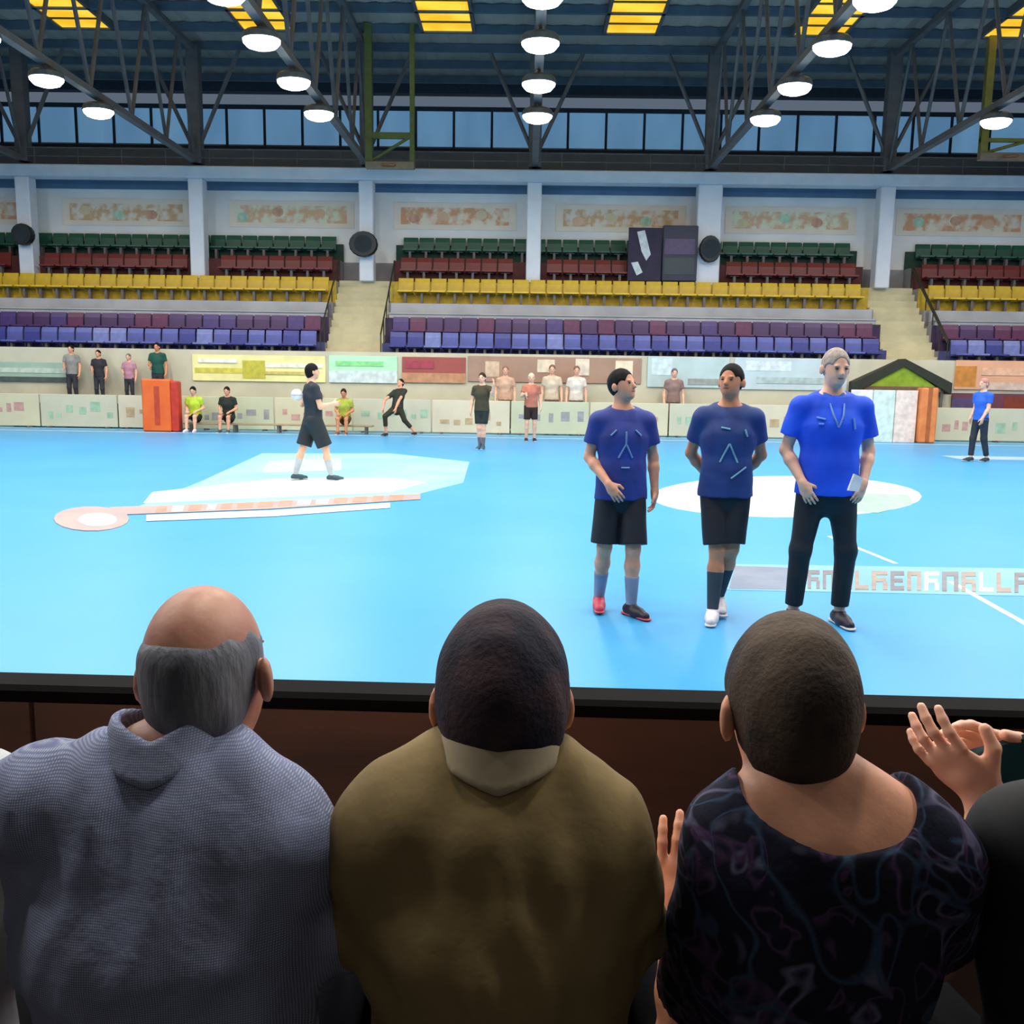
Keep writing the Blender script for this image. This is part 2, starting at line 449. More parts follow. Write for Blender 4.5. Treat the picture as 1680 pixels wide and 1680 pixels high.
        f.ell(hd(0, .112, 1.640), (.078*S, .080*S, .125*S), .006*S, Rh, op='s')      # face opening
        for sg in (1, -1):
            f.ell(hd(.100*sg, .010, 1.650), (.028*S, .030*S, .046*S), .006*S, Rh, op='s')
            f.ell(hd(.075*sg, .060, 1.640), (.040*S, .052*S, .080*S), .006*S, Rh, op='s')
        if st == 'bald':
            f.ell(hd(0, .0, 1.812), (.074*S, .125*S, .078*S), .05*S, Rh, op='s')
        zc = o.get('nape', 1.60)
        f.cut(hd(0, 0, zc), Rh @ vec(0, .25, -1))
        f.disp(folds(11, .0015*S, 90, (1, 1, .3)))
        hair = mesh_np('hair', [f.arrays()], o['hair'], T)
    # top
    if o['top'] is not None:
        f = Sdf(h*S); th = o['thick']*S
        torso(f, th)
        if o['hem'] < .93: f.cone(u(0, .0, o['hem']-.02), u(0, .01, 1.06), .176*S*bk, .146*S*bk, .04*S, fl, Rt, grow=th)
        for s_ in ('r', 'l'):
            sh, el, wr = J['sh'+s_], J['el'+s_], J['wr'+s_]; t = o['sleeve']
            if t <= 1: 
                e = sh+(el-sh)*t; dn = unit(el-sh)
                f.cone(sh, sh+(el-sh)*(t+.15), .057*S+th*.6, .052*S+th*.9, .03*S, cuts=((e, dn),))
            else:
                f.cone(sh, el, .055*S+th*.6, .047*S+th*.6, .03*S)
                e = el+(wr-el)*(t-1); dn = unit(wr-el)
                f.cone(el, wr, .047*S+th*.6, .036*S+th*.5, .03*S, cuts=((e, dn),))
        f.cut(u(0, 0, o['hem']), Rt @ vec(0, 0, -1))
        f.cone(u(0, -.022, o['neck']+.045), u(0, .01, 1.64), .060*S, .066*S, .012*S, op='s')
        f.cut(u(0, -.02, o['neck']+.055), Rt @ vec(0, .35, 1))
        if o.get('scoop'):
            c, r = o['scoop']; f.ell(u(*c), vec(r)*S, .008*S, Rt, op='s')
        f.disp(folds(o.get('seed', 3), o['fold']*S, o.get('fsc', 34), (1, 1, .55)))
        if o.get('fold2'): f.disp(folds(o.get('seed', 3)+20, o['fold2']*S, 62, (1.2, .4, .7)))
        top = mesh_np(o.get('top_name', 'shirt'), [f.arrays()], o['top'], T)
        if o['collar'] is not None:
            cm, r0, z0, hgt = o['collar']
            f = Sdf(min(h, .005)*S); N = 22
            for i in range(N):
                if o.get('open_collar', True) and i in (0, N-1): continue
                def rp(i, dz, dr):
                    a = PI/2+2*PI*(i)/N
                    return u((r0+dr)*math.cos(a), -.012+(r0+dr)*1.02*math.sin(a), z0+dz-.004*math.sin(a)+.030*abs(math.cos(a)))
                f.cone(rp(i, 0, .012), rp(i, hgt, -.002), .007*S, .006*S, .008*S)
                f.cone(rp(i+.5, 0, .012), rp(i+.5, hgt, -.002), .007*S, .006*S, .008*S)
            mesh_np('collar', [f.arrays()], cm, top)
    if o['bottom'] is not None:
        f = Sdf(h*S)
        f.cone(pel+Sc((0, 0, -.06)), u(0, .005, 1.03), .162*S*bk, .146*S*bk, .04*S, fl, Rt, grow=.003*S)
        f.cut(u(0, 0, 1.03), Rt @ vec(0, 0, 1))
        t = o['leg']; wd = o.get('legw', (.100, .085))
        for s_ in ('r', 'l'):
            hp, kn, an = (hipr, hipl)[s_ == 'l'], J['kn'+s_], J['an'+s_]
            if t <= 1:
                e = hp+(kn-hp)*t; f.cone(hp, kn, wd[0]*S*bk, wd[1]*S, .012*S, cuts=((e, unit(kn-hp)),))
            else:
                f.cone(hp, kn, .098*S*bk, .068*S, .035*S); e = kn+(an-kn)*(t-1)
                f.cone(kn, an, .069*S, .056*S, .03*S, cuts=((e, unit(an-kn)),))
        f.disp(folds(8, .003*S, 30, (1, 1, .4)))
        mesh_np('shorts' if t <= 1 else 'trousers', [f.arrays()], o['bottom'], T)
    for s_ in ('r', 'l'):
        kn, an = J['kn'+s_], J['an'+s_]; ft = unit(p['ft'+s_])
        if o.get('socks'):
            f = Sdf(h*S); a0 = an+(kn-an)*o.get('sockh', .5)
            cf = kn+(an-kn)*.32+vec(0, -.012, 0)*S
            f.cone(an, cf, .040*S, .060*S, .01, cuts=((a0, unit(kn-an)),)); mesh_np('sock', [f.arrays()], o['socks'], T)
        if o['shoes'] is not None:
            f = Sdf(min(h, .006)*S); z = vec(0, 0, 1)*S
            f.cone(an-z*.045-ft*.035*S, an-z*.055+ft*.09*S, .043*S, .040*S, .03*S)
            f.cone(an-z*.055+ft*.06*S, an-z*.062+ft*.165*S, .044*S, .032*S, .03*S)
            f.cone(an-z*.045, an-z*.0, .042*S, .043*S, .02*S, cuts=((an-z*.002, vec(0, 0, 1)),))
            f.cut(an-z*.088, (0, 0, -1))
            sh = mesh_np('shoe', [f.arrays()], o['shoes'] if not isinstance(o['shoes'], dict) else o['shoes'][s_], T)
            g = Sdf(min(h, .006)*S); c0 = an-z*.078-ft*.05*S; c1 = an-z*.078+ft*.175*S
            side = np.cross(ft, (0, 0, 1)); Rs = np.stack([ft, side, vec(0, 0, 1)], 1)
            g.cone(c0, c1, .046*S, .040*S, .01*S, (1, 1, 3.6), Rs)
            mesh_np('sole', [g.arrays()], o.get('sole', mat('shoe_sole', (215, 215, 215), .6)), sh)
    return T, U, HF


# ================================================================ THE HALL
XL, XR, YB, YF = -27.0, 27.0, -5.0, 36.0
ROOF_Z = 12.5
m_court = mat('court_vinyl', (70, 160, 216), 0.38, (62, 155, 214), 0.5, spec=0.4)
m_apron = mat('apron_vinyl', (120, 190, 228), 0.35, (112, 184, 226), 0.6)
m_white = mat('white_paint', (235, 240, 240), 0.5, (225, 232, 235), 3)
m_dark = mat('dark_concrete', (74, 70, 70), 0.9, (30, 28, 30), 4, 0.2)
m_wall = mat('hall_wall', (120, 125, 130), 0.8, (108, 113, 120), 1.5)
m_steel = mat('truss_steel', (112, 104, 102), 0.55, (94, 88, 88), 2)
m_roof = mat('roof_sheet', (188, 168, 154), 0.6, (168, 152, 140), 0.6)
m_beamp = mat('beam_paint', (224, 226, 234), 0.5, (214, 218, 228), 2)
m_blueband = mat('band_blue', (86, 120, 150), 0.6, (78, 110, 140), 1.5)

# floor: court vinyl (with the lines and prints as flat pieces on it), aprons, the audience's concrete
mb = MB().box(XL, XR, 2.35, 26.9, -0.12, 0.0); floor = struct('floor', mb, m_court)
struct('floor', MB().box(XL, XR, 26.9, 29.0, -0.12, 0.0), m_apron)
struct('floor', MB().box(XL, XR, YB, 2.35, -0.12, 0.0), m_dark)
def flat(name, pts, m, parent, z=0.004, z0=0.0):
    return MB().prism([(p[0], p[1]) for p in pts], 'z', z0, z).build(name, m, parent)
def line(a, b, wd, m, parent, name='line'):
    a = vec(a[0], a[1]); b = vec(b[0], b[1]); d = unit(b-a); n = vec(-d[1], d[0])*wd/2
    return flat(name, [a-n, b-n, b+n, a+n], m, parent)
m_line = mat('line_white', (222, 240, 248), 0.4)
line((XL, 25.9), (XR, 25.9), 0.10, m_line, floor, 'touchline')
line((9.9, 21.4), (26, 21.4), 0.9, mat('print_pale', (176, 200, 226), .4, (160, 190, 222), 1), floor, 'pale_print')
line(G(1560, 955), G(1800, 1090), 0.055, m_line, floor)
line(G(1360, 880), G(1470, 925), 0.05, m_line, floor)

# walls
struct('wall_back', MB().box(XL, XR, YB-.2, YB, 0, ROOF_Z), m_dark)
struct('wall_left', MB().box(XL-.2, XL, YB, YF, 0, ROOF_Z), m_wall)
struct('wall_right', MB().box(XR, XR+.2, YB, YF, 0, ROOF_Z), m_wall)
# overhanging gallery above the audience
struct('gallery_slab', MB().box(XL, XR, YB, 1.15, 3.6, 3.9), m_dark)
# risers behind the audience row
struct('audience_riser', MB().box(XL, XR, YB, 0.42, 0, 0.42), m_dark)

# roof: corrugated sheets between purlins, with gaps for the skylights
COLX = [P(x, y, 31.1)[0] for x, y in ((40, 430), (322, 430), (600, 430), (875, 430), (1162, 430), (1452, 430), (1745, 430))]
COLX = [COLX[0]-(COLX[1]-COLX[0])] + COLX
SKY_Y = (9.0, 30.3)
skyx = [(COLX[i]+COLX[i+1])/2 for i in range(len(COLX)-1)]
edges = [XL]; SW = 0.80
for x in skyx: edges += [x-SW, x+SW]
edges.append(XR)
def sheet(x0, x1, y0, y1, name='ceiling'):
    b = MB(); n = max(2, int((x1-x0)/0.30)); pts = []
    for i in range(n+1):
        x = x0+(x1-x0)*i/n; pts.append((x, ROOF_Z+(0.05 if i % 2 else 0.0)))
    top = [(x, z+0.06) for x, z in reversed(pts)]
    b.prism(pts+top, 'y', y0, y1); return b
for i in range(0, len(edges)-1, 2):
    struct('ceiling', sheet(edges[i], edges[i+1], YB, SKY_Y[1]), m_roof)
struct('ceiling', sheet(XL, XR, SKY_Y[1], YF), m_roof)
for i in range(1, len(edges)-1, 2):
    struct('ceiling', sheet(edges[i], edges[i+1], YB, SKY_Y[0]), m_roof)
m_pane = mat('skylight_pane', (255, 205, 60), 0.5, (240, 180, 30), 0.9, emit=1.0, lo=.4, hi=.6)
PUR = 1.62; PN = 0.81
ys = []; y = SKY_Y[1]-.02
while y > YB+1: ys.append(y); y -= PUR
pur = struct('roof_purlins', MB().box(XL, XR, ys[0]-.06, ys[0]+.06, ROOF_Z-.24, ROOF_Z-.01), mat('purlin_steel', (92, 104, 116), .5, (80, 92, 104), 2))
yy = [SKY_Y[1]+PUR, SKY_Y[1]+2*PUR, SKY_Y[1]+3*PUR] + ys[1:]
for y in yy:
    MB().box(XL, XR, y-.06, y+.06, ROOF_Z-.24, ROOF_Z-.01).build('purlin', MATS['purlin_steel'], pur)
for k, x in enumerate(skyx):
    wn = None
    win = bpy.data.objects.new('window_%d' % (k+1), None); link(win); win['kind'] = 'structure'
    win.location = (x, 20, ROOF_Z)
    y = SKY_Y[1]
    while y > SKY_Y[0]+.5:
        y0 = max(SKY_Y[0], y-PN)
        MB().box(-SW+.04, SW-.04, y0-20+.10, y-20-.10, -.20, -.17).build('pane', m_pane, win)
        MB().box(-SW, SW, y-20-.10, y-20+.10, -.19, -.165).build('glazing_bar', mat('bar_ochre', (150, 110, 30), .6), win)
        y = y0
    for sx in (-1, 1): MB().box(sx*SW-.05, sx*SW+.05, SKY_Y[0]-20, SKY_Y[1]-20, -.24, .0).build('window_frame', m_steel, win)

# far wall: solid lower part, dark band, translucent panels under the roof
YG = 35.8
z_ad0, z_ad1 = P(840, 392, 34.0)[2], P(840, 322, 34.0)[2]
struct('wall_far', MB().box(XL, XR, YG, YF+.2, 0, 10.2), mat('far_wall_paint', (150, 160, 172), .8, (138, 150, 162), 1.2))
struct('wall_far', MB().box(XL, XR, YG+.02, YF+.2, 12.1, ROOF_Z+.2), mat('far_dark', (60, 68, 82), .8))
zt0, zt1 = P(840, 246, YG)[2], P(840, 182, YG)[2]
struct('wall_far', MB().box(XL, XR, YG+.01, YF+.2, 10.2, zt0), MATS['far_dark'])
m_trans = mat('translucent_panel', (96, 138, 172), 0.5, (84, 124, 158), 0.7, emit=0.8, stretch=(1, 1, .3))
mb = bpy.data.objects.new('window_%d' % (len(skyx)+1), None); link(mb); mb['kind'] = 'structure'; mb.location = (0, YG, zt0)
x = XL; pw = 1.42
while x < XR-.1:
    MB().box(x+.03, min(XR, x+pw)-.03, .06, .12, 0.03, zt1-zt0-.03).build('pane', m_trans, mb)
    MB().box(x-.045, x+.045, 0.0, .14, 0, zt1-zt0).build('mullion', MATS['far_dark'], mb)
    x += pw
MB().box(XL, XR, -.02, .16, zt1-zt0-.03, zt1-zt0+.12).build('window_frame', MATS['far_dark'], mb)
MB().box(XL, XR, -.02, .16, -.1, .03).build('window_sill', MATS['far_dark'], mb)

# ---------------------------------------------------------------- the far grandstand
Y0, TR = 28.5, 0.64
def zat(py, Y): return P(840, py, Y)[2]
#          name        y of top      seat?
TIERS = [('blue', 551), ('purple', 526), ('grey', 500), ('yellow', 461), ('red', 427), ('green', 394)]
tops = [zat(py, Y0+TR*k+.5) for k, (c, py) in enumerate(TIERS)]
SEAT_H = [0.78, 0.78, 0.50, 0.80, 0.80, 0.80]
zf = [t-h for t, h in zip(tops, SEAT_H)]
z_front = zat(581, Y0)
AISLES = [(P(542, 520, 30)[0], P(634, 520, 30)[0]), (P(1440, 520, 30)[0], P(1525, 520, 30)[0])]
AISLES = [(P(20-382, 520, 30)[0], P(20-290, 520, 30)[0])] + AISLES
SECT = []; e = XL
for a, b_ in AISLES: SECT.append((e, a)); e = b_
SECT.append((e, XR)); SECT = [s for s in SECT if s[1] > -22 and s[0] < 22]
m_conc = mat('stand_concrete', (150, 146, 148), 0.85, (134, 130, 134), 1.5)
ter = MB(); YE = Y0+TR*6
pts = [(Y0, 0), (Y0, zf[0])]
for k in range(6):
    pts += [(Y0+TR*(k+1), zf[k])]
    if k < 5: pts += [(Y0+TR*(k+1), zf[k+1])]
pts += [(Y0+TR*6, 0)]
for a, b_ in [(XL, AISLES[0][0])] + [(AISLES[i][1], AISLES[i+1][0]) for i in range(2)] + [(AISLES[2][1], XR)]:
    struct('stand_terrace', MB().prism(pts, 'x', a, b_), m_conc)
# stand front parapet
struct('stand_parapet', MB().box(XL, XR, Y0-.12, Y0+.02, 0, z_front), mat('parapet_paint', (208, 202, 178), .7, (196, 190, 168), 1.2))
# upper landing behind the top tier and the pale mural wall
struct('upper_landing', MB().box(XL, XR, YE, YG, 0, zf[5]), m_conc)
struct('wall_far', MB().box(XL, XR, YE+.05, YE+.25, zf[5], zat(318, YE)), mat('mural_wall', (240, 234, 228), .8, (226, 222, 220), .8))
struct('trim_1', MB().box(XL, XR, YE+.0, YE+.3, zat(318, YE), zat(298, YE)), m_blueband)

m_step = mat('step_beige', (206, 196, 160), 0.8, (190, 182, 150), 2)
for (a, b_) in AISLES:
    st = None; n = 14; zt = zf[4]+.05; yt = Y0+TR*5
    b = MB().box(a, b_, Y0, yt, 0, .25)
    st = struct('stairs', b, m_conc)
    for i in range(n):
        y0 = Y0+(yt-Y0)*i/n; z1 = zf[0]-.6+(zt-zf[0]+.6)*(i+1)/n
        MB().box(a+.01, b_-.01, y0, yt, z1-.30, z1-.0).build('step', m_step, st)
    struct('stair_landing', MB().box(a, b_, yt, YE, .25, zt), m_step)

# seats: one object per seat, cloned
def seat_proto(m, name):
    sh = MB(); w2 = .245
    sh.prism([(-.20, .02), (.18, -.02), (.21, .01), (.21, .05), (.16, .03), (-.20, .07)], 'x', -w2, w2)
    bk = MB(); bk.prism([(.17, .05), (.21, .03), (.28, .47), (.24, .49), (.19, .34)], 'x', -w2, w2)
    lg = MB().box(-.04, .04, -.05, .1, -.34, .01).box(-.15, .15, -.03, .03, -.02, .02)
    return sh, bk, lg
seat_cols = {'blue': (92, 100, 178), 'purple': (82, 50, 104), 'yellow': (232, 192, 48), 'red': (126, 40, 36), 'green': (30, 92, 70)}
seat_lab = {'blue': 'blue seat, lowest stand row', 'purple': 'dark purple seat, second row', 'yellow': 'yellow seat, row above grey bench',
 'red': 'dark red seat, row above the yellow', 'green': 'dark green seat, top row'}
ON = 'zeroth first second third fourth fifth sixth seventh eighth ninth tenth eleventh twelfth thirteenth fourteenth fifteenth sixteenth seventeenth eighteenth nineteenth twentieth'.split()
def ordinal(n):
    if n <= 20: return ON[n]
    t = {2: ('twenty', 'twentieth'), 3: ('thirty', 'thirtieth'), 4: ('forty', 'fortieth')}[n//10]
    return t[1] if n % 10 == 0 else t[0]+'-'+ON[n % 10]
pitch_ = 0.545
sec_names = ['left of both stairways', 'between the two stairways', 'right of the right stairway']

for k, (cn, _) in enumerate(TIERS):
    yk = Y0+TR*k+.33
    if cn == 'grey': continue
    m = mat('seat_'+cn, seat_cols[cn], .45, tuple(v*.8 for v in seat_cols[cn]), 1.3)
    mlist = [m]
    if cn == 'blue': mlist = [m, mat('seat_blue_pale', (120, 130, 190), .45), mat('seat_blue_deep', (58, 62, 140), .45)]
    if cn == 'purple': mlist = [m, mat('seat_wine', (100, 44, 84), .45), mat('seat_violet', (74, 54, 120), .45)]
    zz = zf[k]+.36
    protos = []
    for mm in mlist:
        sh, bk, lg = seat_proto(mm, cn)
        protos.append((sh, bk, lg, mm))
    # painted riser under and behind this row
    for a, b_ in SECT:
        struct('tier_riser', MB().box(a, b_, Y0+TR*k+.56, Y0+TR*(k+1)+.0-.004, zf[k], (zf[k+1] if k < 5 else zf[5]+.5)-.004) if k < 5 else MB().box(a, b_, YE-.05, YE-.004, zf[k], zf[k]+.6),
               mat('riser_'+cn, tuple(v*(.85 if cn == 'yellow' else .66) for v in seat_cols[cn]), .7))
    made = {}
    for si, (a, b_) in enumerate(SECT):
        a = max(a, -21.5); b_ = min(b_, 20.5)
        n = int((b_-a-.1)/pitch_); x0 = a+((b_-a)-n*pitch_)/2+pitch_/2
        for i in range(n):
            x = x0+i*pitch_
            q = random.choice((0, 0, 0, 1, 2)) if len(mlist) > 1 else 0
            sub = sec_names[si]
            if abs(x) < 99 and cn == 'red' and any(abs(x-cx) < (.40 if ci == 5 else .24)+.30 for ci, cx in enumerate(COLX)): continue
            if cn == 'red' and 3.6 < x < 6.0: continue
            ref = ('%s seat leftward from the left stairway' % ordinal(n-i), '%s seat rightward from the left stairway' % ordinal(i+1), '%s seat rightward from the right stairway' % ordinal(i+1))[min(si, 2)]
            lab = '%s, %s' % (seat_lab[cn], ref)
            if q not in made:
                sh, bk, lg, mm = protos[q]
                r = thing('stadium_seat', lab, 'seat', (x, yk, zz), 0, cn+' seats in the far stand')
                made[q] = (r, [(sh.build('seat', mm, r), []), (bk.build('backrest', mm, r), []), (lg.build('bracket', m_steel, r), [])])
            else:
                copy_thing(made[q][0], made[q][1], (x, yk, zz), label=lab)
# grey continuous bench tier: one bench per section
m_gb = mat('bench_grey', (172, 172, 176), .7, (158, 158, 164), 1.5)
for si, (a, b_) in enumerate(SECT):
    a = max(a, -24); b_ = min(b_, 24)
    t = thing('grandstand_bench', 'long pale grey bench tier in the far stand, %s' % sec_names[si], 'bench', ((a+b_)/2, Y0+TR*2+.32, zf[2]), 0, 'grey bench tiers')
    hw = (b_-a)/2-.1
    MB().box(-hw, hw, -.26, .2, .0, .12, .01).build('bench_base', m_gb, t)
    MB().box(-hw, hw, -.30, .0, .12, .17, .01).build('seat_plank', m_gb, t)
    MB().box(-hw, hw, .10, .22, .12, .50, .02).build('backrest', m_gb, t)

# columns and the pale beam
YC = 31.1+.0
zc0 = zf[4]
zb0, zb1 = P(840, 297, YC)[2], P(840, 277, YC)[2]
wide = {1, 3, 5}
for i, x in enumerate(COLX):
    if abs(x) > 21: continue
    zb = zf[4]+.02
    t = MB(); hw = .40 if i == 5 else .24
    t.box(x-hw, x+hw, YC-.25+.35, YC+.25+.35, zb, zb0, .03)
    o = t.build('column', m_beamp); 
    where = {1: 'leftmost, with a round black loudspeaker', 2: 'second from left, between the left edge and the left stairway', 3: 'at the head of the left stairway',
             4: 'in the middle of the far stand, under the middle row of lamps', 5: 'wide, right beside the dark score panel', 6: 'at the head of the right stairway'}.get(i, 'at the right edge of the photo')
    tag(o, 'pale blue square column ' + where, 'column', 'columns of the far stand')
bb = MB().box(XL, XR, YC+.05, YC+.65, zb0, zb1, .03).build('cross_beam', m_beamp)
tag(bb, 'long pale blue beam running along the column tops of the far stand', 'beam')
rl = MB()
t = thing('beam_railing', 'thin dark railing along the pale beam under the roof trusses', 'railing', (0, YC+.2, zb1))
for z in (.28, .55): MB().bar((XL, 0, z), (XR, 0, z), .022).build('rail', m_steel, t)
x = XL+.5
while x < XR: MB().bar((x, 0, -.01), (x, 0, .56), .02, 5).build('post', m_steel, t); x += 1.45

# mural panels hung on the pale wall behind the columns
rg = random.Random(4)
ms = [mat('mural_orange', (232, 186, 150), .8, (222, 176, 142), 2), mat('mural_sand', (224, 204, 164), .8, (214, 196, 158), 2), mat('mural_green', (190, 220, 190), .8), mat('mural_brick', (222, 168, 140), .8)]
for i in range(len(COLX)-1):
    a, b_ = COLX[i]+.75, COLX[i+1]-.6
    if b_ < -21 or a > 21: continue
    z0, z1 = zat(378, YE), zat(334, YE)
    wh = ['far left, cut by the photo edge', 'left of the second column', 'between the second and third columns', 'right of the left stairway', 'left of the dark score panel', 'right of the dark score panel', 'above the stand at the right edge', '']
    t = thing('mural_panel', 'pale wall banner with faded orange print, ' + wh[i], 'banner', ((a+b_)/2, YE+.04, z0), 0, 'faded banners on the wall above the far stand')
    hw = (b_-a)/2
    MB().box(-hw, hw, -.02, .0, 0, z1-z0).build('panel', mat('mural_base', (240, 222, 200), .8, (228, 212, 194), 1.2), t)
    MB().box(-hw+.25, hw-.25, -.026, -.02, (z1-z0)*.18, (z1-z0)*.82).build('faded_print', mat('mural_print_%d' % (i % 3), ((236, 220, 196), (232, 218, 200), (228, 224, 196))[i % 3], .8, ((222, 160, 118), (214, 172, 128), (222, 178, 140))[i % 3], (2.6, 3.4, 3.0)[i % 3], lo=.42, hi=.58), t)
    for q in range(3):
        xx = -hw+.6+q*(2*hw-1.2)/2.6+rg.uniform(-.2, .2); zz_ = (z1-z0)*rg.uniform(.35, .6)
        MB().prism([(xx+.2*math.cos(2*PI*w_/10), zz_+.16*math.sin(2*PI*w_/10)) for w_ in range(10)], 'y', -.03, -.026).build('print_spot', ms[(i+q) % 4], t)

# ---------------------------------------------------------------- roof trusses running out from the columns
zlo, zhi = zb1+.12, ROOF_Z-.30
names_t = ['', 'leftmost in the photo', 'second from the left, over the far left lamps', 'above the left stairway', 'in the middle, over the middle row of lamps', 'above the dark score panel', 'second from the right', '']
for i, x in enumerate(COLX):
    if abs(x) > 24: continue
    t = thing('roof_truss', 'dark steel lattice roof truss ' + (names_t[i] or ('beyond the left edge' if i < 3 else 'at the right edge of the photo')), 'truss', (x, YC+.35, zlo), 0, 'roof trusses')
    L = YC+.35-(YB+1)
    MB().box(-.10, .10, -L, .2, 0, .16).build('bottom_chord', m_steel, t)
    MB().box(-.10, .10, -L, .2, zhi-zlo-.16, zhi-zlo).build('top_chord', m_steel, t)
    MB().box(-.20, .20, -.15, .2, 0, zhi-zlo).build('end_post', m_steel, t)
    s = 2.45; y = -.1; k = 0; H = zhi-zlo
    while y > -L+s:
        MB().bar((0, y, .1), (0, y-s/2, H-.1), .055, 5).build('diagonal', m_steel, t)
        MB().bar((0, y-s/2, H-.1), (0, y-s, .1), .055, 5).build('diagonal', m_steel, t)
        y -= s
    # knee brace at the column
    for sx in (-1, 1): MB().bar((0, 0, .3), (sx*1.5, 0, H-.1), .07, 5).build('knee_brace', m_steel, t)

# ---------------------------------------------------------------- lamps
LAMP_Z = zlo-.28
m_lens = mat('lamp_lens', (255, 252, 244), .4, (255, 250, 240), 1, emit=12.0)
m_house = mat('lamp_housing', (110, 112, 118), .4, metal=.5)
lamp_kids = None
lampY = [24.4, 21.85, 19.3, 17.05, 14.6, 12.1, 9.6, 7.1, 4.7, 2.3]
row_name = ['far left', 'left', 'second from left', 'middle', 'right', 'far right', 'rightmost']
ld = bpy.data.lights.new('lamp_light', 'AREA'); ld.shape = 'RECTANGLE'; ld.size = .62; ld.size_y = .5; ld.energy = LAMP_W; ld.color = LAMP_COL
ordn = ['farthest back', 'second from the back', 'third from the back', 'fourth from the back', 'fifth from the back', 'fifth from the front', 'fourth from the front', 'third from the front', 'second from the front', 'frontmost']
for i, x in enumerate(COLX):
    if abs(x) > 21: continue
    for j, y in enumerate(lampY):
        loc = (x, y, LAMP_Z)
        pl = row_name[min(i-1, 6)] if i > 0 else 'far left'
        lab = 'white roof lamp, %s in the %s row' % (ordn[j], pl)
        if lamp_kids is None:
            r0 = thing('roof_lamp', lab, 'lamp', loc, 0, 'roof lamps')
            a = MB().lathe([(.30, .17), (.36, .12), (.38, .02), (.37, .0)], n=16, sx=1.05, sy=.85).build('housing', m_house, r0)
            b = MB().lathe([(.16, -.17), (.28, -.13), (.35, -.05), (.36, 0)], n=16, sx=1.05, sy=.85).build('lens', m_lens, r0, smooth=True)
            c = MB().bar((0, 0, .16), (0, 0, .30), .03).build('hanger', m_house, r0)
            l = bpy.data.objects.new('lamp_light', ld); l.location = (0, 0, -.19); link(l, r0)
            lamp_kids = [(a, []), (b, []), (c, []), (l, [])]
        else:
            copy_thing(r0, lamp_kids, loc, label=lab)

# ================================================================ BETWEEN COURT AND STAND
YBD = 27.35
cream = [(214, 206, 174), (206, 202, 178), (220, 208, 182), (200, 202, 172)]
rg = random.Random(11)
x = P(-60, 690, YBD)[0]; i = 0
bd_desc = ['small pinkish marks', 'pale green marks', 'faint tan marks', 'faint grey marks']
bcol = [(206, 160, 150), (170, 200, 170), (196, 170, 130), (160, 160, 160)]
while x < P(1740, 690, YBD)[0]:
    wd = 2.35; px = 840+(x+wd/2)*1500/YBD
    t = thing('advert_board', 'low cream advertising board with %s, %s from the left at far touchline' % (bd_desc[i % 4], ordinal(i+1)), 'advert board', (x+wd/2, YBD, 0), 0, 'cream boards along the far touchline')
    c = cream[i % 4]
    MB().box(-wd/2+.02, wd/2-.02, -.03, .03, .04, 1.0, .01).build('panel', mat('board_cream_%d' % (i % 4), c, .5, tuple(v*.95 for v in c), 1.1), t)
    for fx in (-wd/2+.3, wd/2-.3): MB().box(fx-.03, fx+.03, -.18, .18, 0, .05).build('foot', m_steel, t)
    xx = -wd/2+.25
    while xx < wd/2-.3:
        wl = rg.uniform(.12, .3); z0 = rg.uniform(.25, .5)
        MB().box(xx, xx+wl, -.036, -.03, z0, z0+rg.uniform(.12, .32)).build('mark', mat('board_mark_%d' % (i % 4), bcol[i % 4], .5), t); xx += wl+rg.uniform(.08, .25)
    x += wd; i += 1

# banners on the parapet
def banner(pxa, pxb, pya, pyb, c, c2, label, marks=(), Y=Y0-.14, nm='parapet_banner'):
    pm = (pxa+pxb)/2; xa, xb = P(pxa, (pya+pyb)/2, Y)[0], P(pxb, (pya+pyb)/2, Y)[0]; z1, z0 = P(pm, pya, Y)[2], P(pm, pyb, Y)[2]
    t = thing(nm, label, 'banner', ((xa+xb)/2, Y, z0), 0, 'banners on the parapet of the far stand')
    hw = (xb-xa)/2; H = z1-z0
    MB().box(-hw, hw, -.03, .01, 0, H, .008).build('panel', mat('ban_%d_%d_%d' % c, c, .55, tuple(v*.93 for v in c), 1.5), t)
    for qi, (u0, u1, v0, v1, cc) in enumerate(marks):
        MB().box(-hw+2*hw*u0, -hw+2*hw*u1, -.040-.006*qi, -.03, H*v0, H*v1).build('mark', mat('mark_%d_%d_%d' % cc, cc, .6), t)
    return t
banner(-40, 128, 594, 626, (170, 196, 178), None, 'pale green and grey banner at the left end of the parapet', [(0, 1, 0, .25, (84, 96, 92)), (0, .95, .45, .7, (206, 222, 204))])
banner(316, 534, 583, 626, (248, 240, 170), None, 'bright yellow and white banner above the seated neon-shirted player', [(.02, .5, .30, .5, (226, 214, 90)), (.38, .55, .12, .8, (206, 196, 70)), (.55, .98, .55, .72, (255, 252, 226)), (.55, .95, .28, .4, (222, 200, 110)), (.05, .34, .7, .85, (255, 255, 240))])
banner(540, 652, 584, 628, (196, 246, 206), None, 'mint green and white banner below the left stairway', [(0, 1, 0, .45, (226, 240, 240)), (.1, .8, .62, .8, (150, 232, 150))])
banner(660, 764, 586, 628, (168, 84, 76), None, 'dark red banner with tan lower edge, right of the mint banner', [(0, 1, 0, .38, (206, 150, 112)), (.05, .5, .55, .85, (176, 66, 84))])
banner(768, 1052, 586, 628, (176, 140, 120), None, 'brown and tan banner behind the standing spectators', [(.1, .18, .2, .8, (226, 196, 166)), (.4, .5, .4, .9, (238, 222, 196)), (.62, .7, .3, .95, (240, 224, 204)), (.85, .95, .3, .9, (246, 226, 196))])
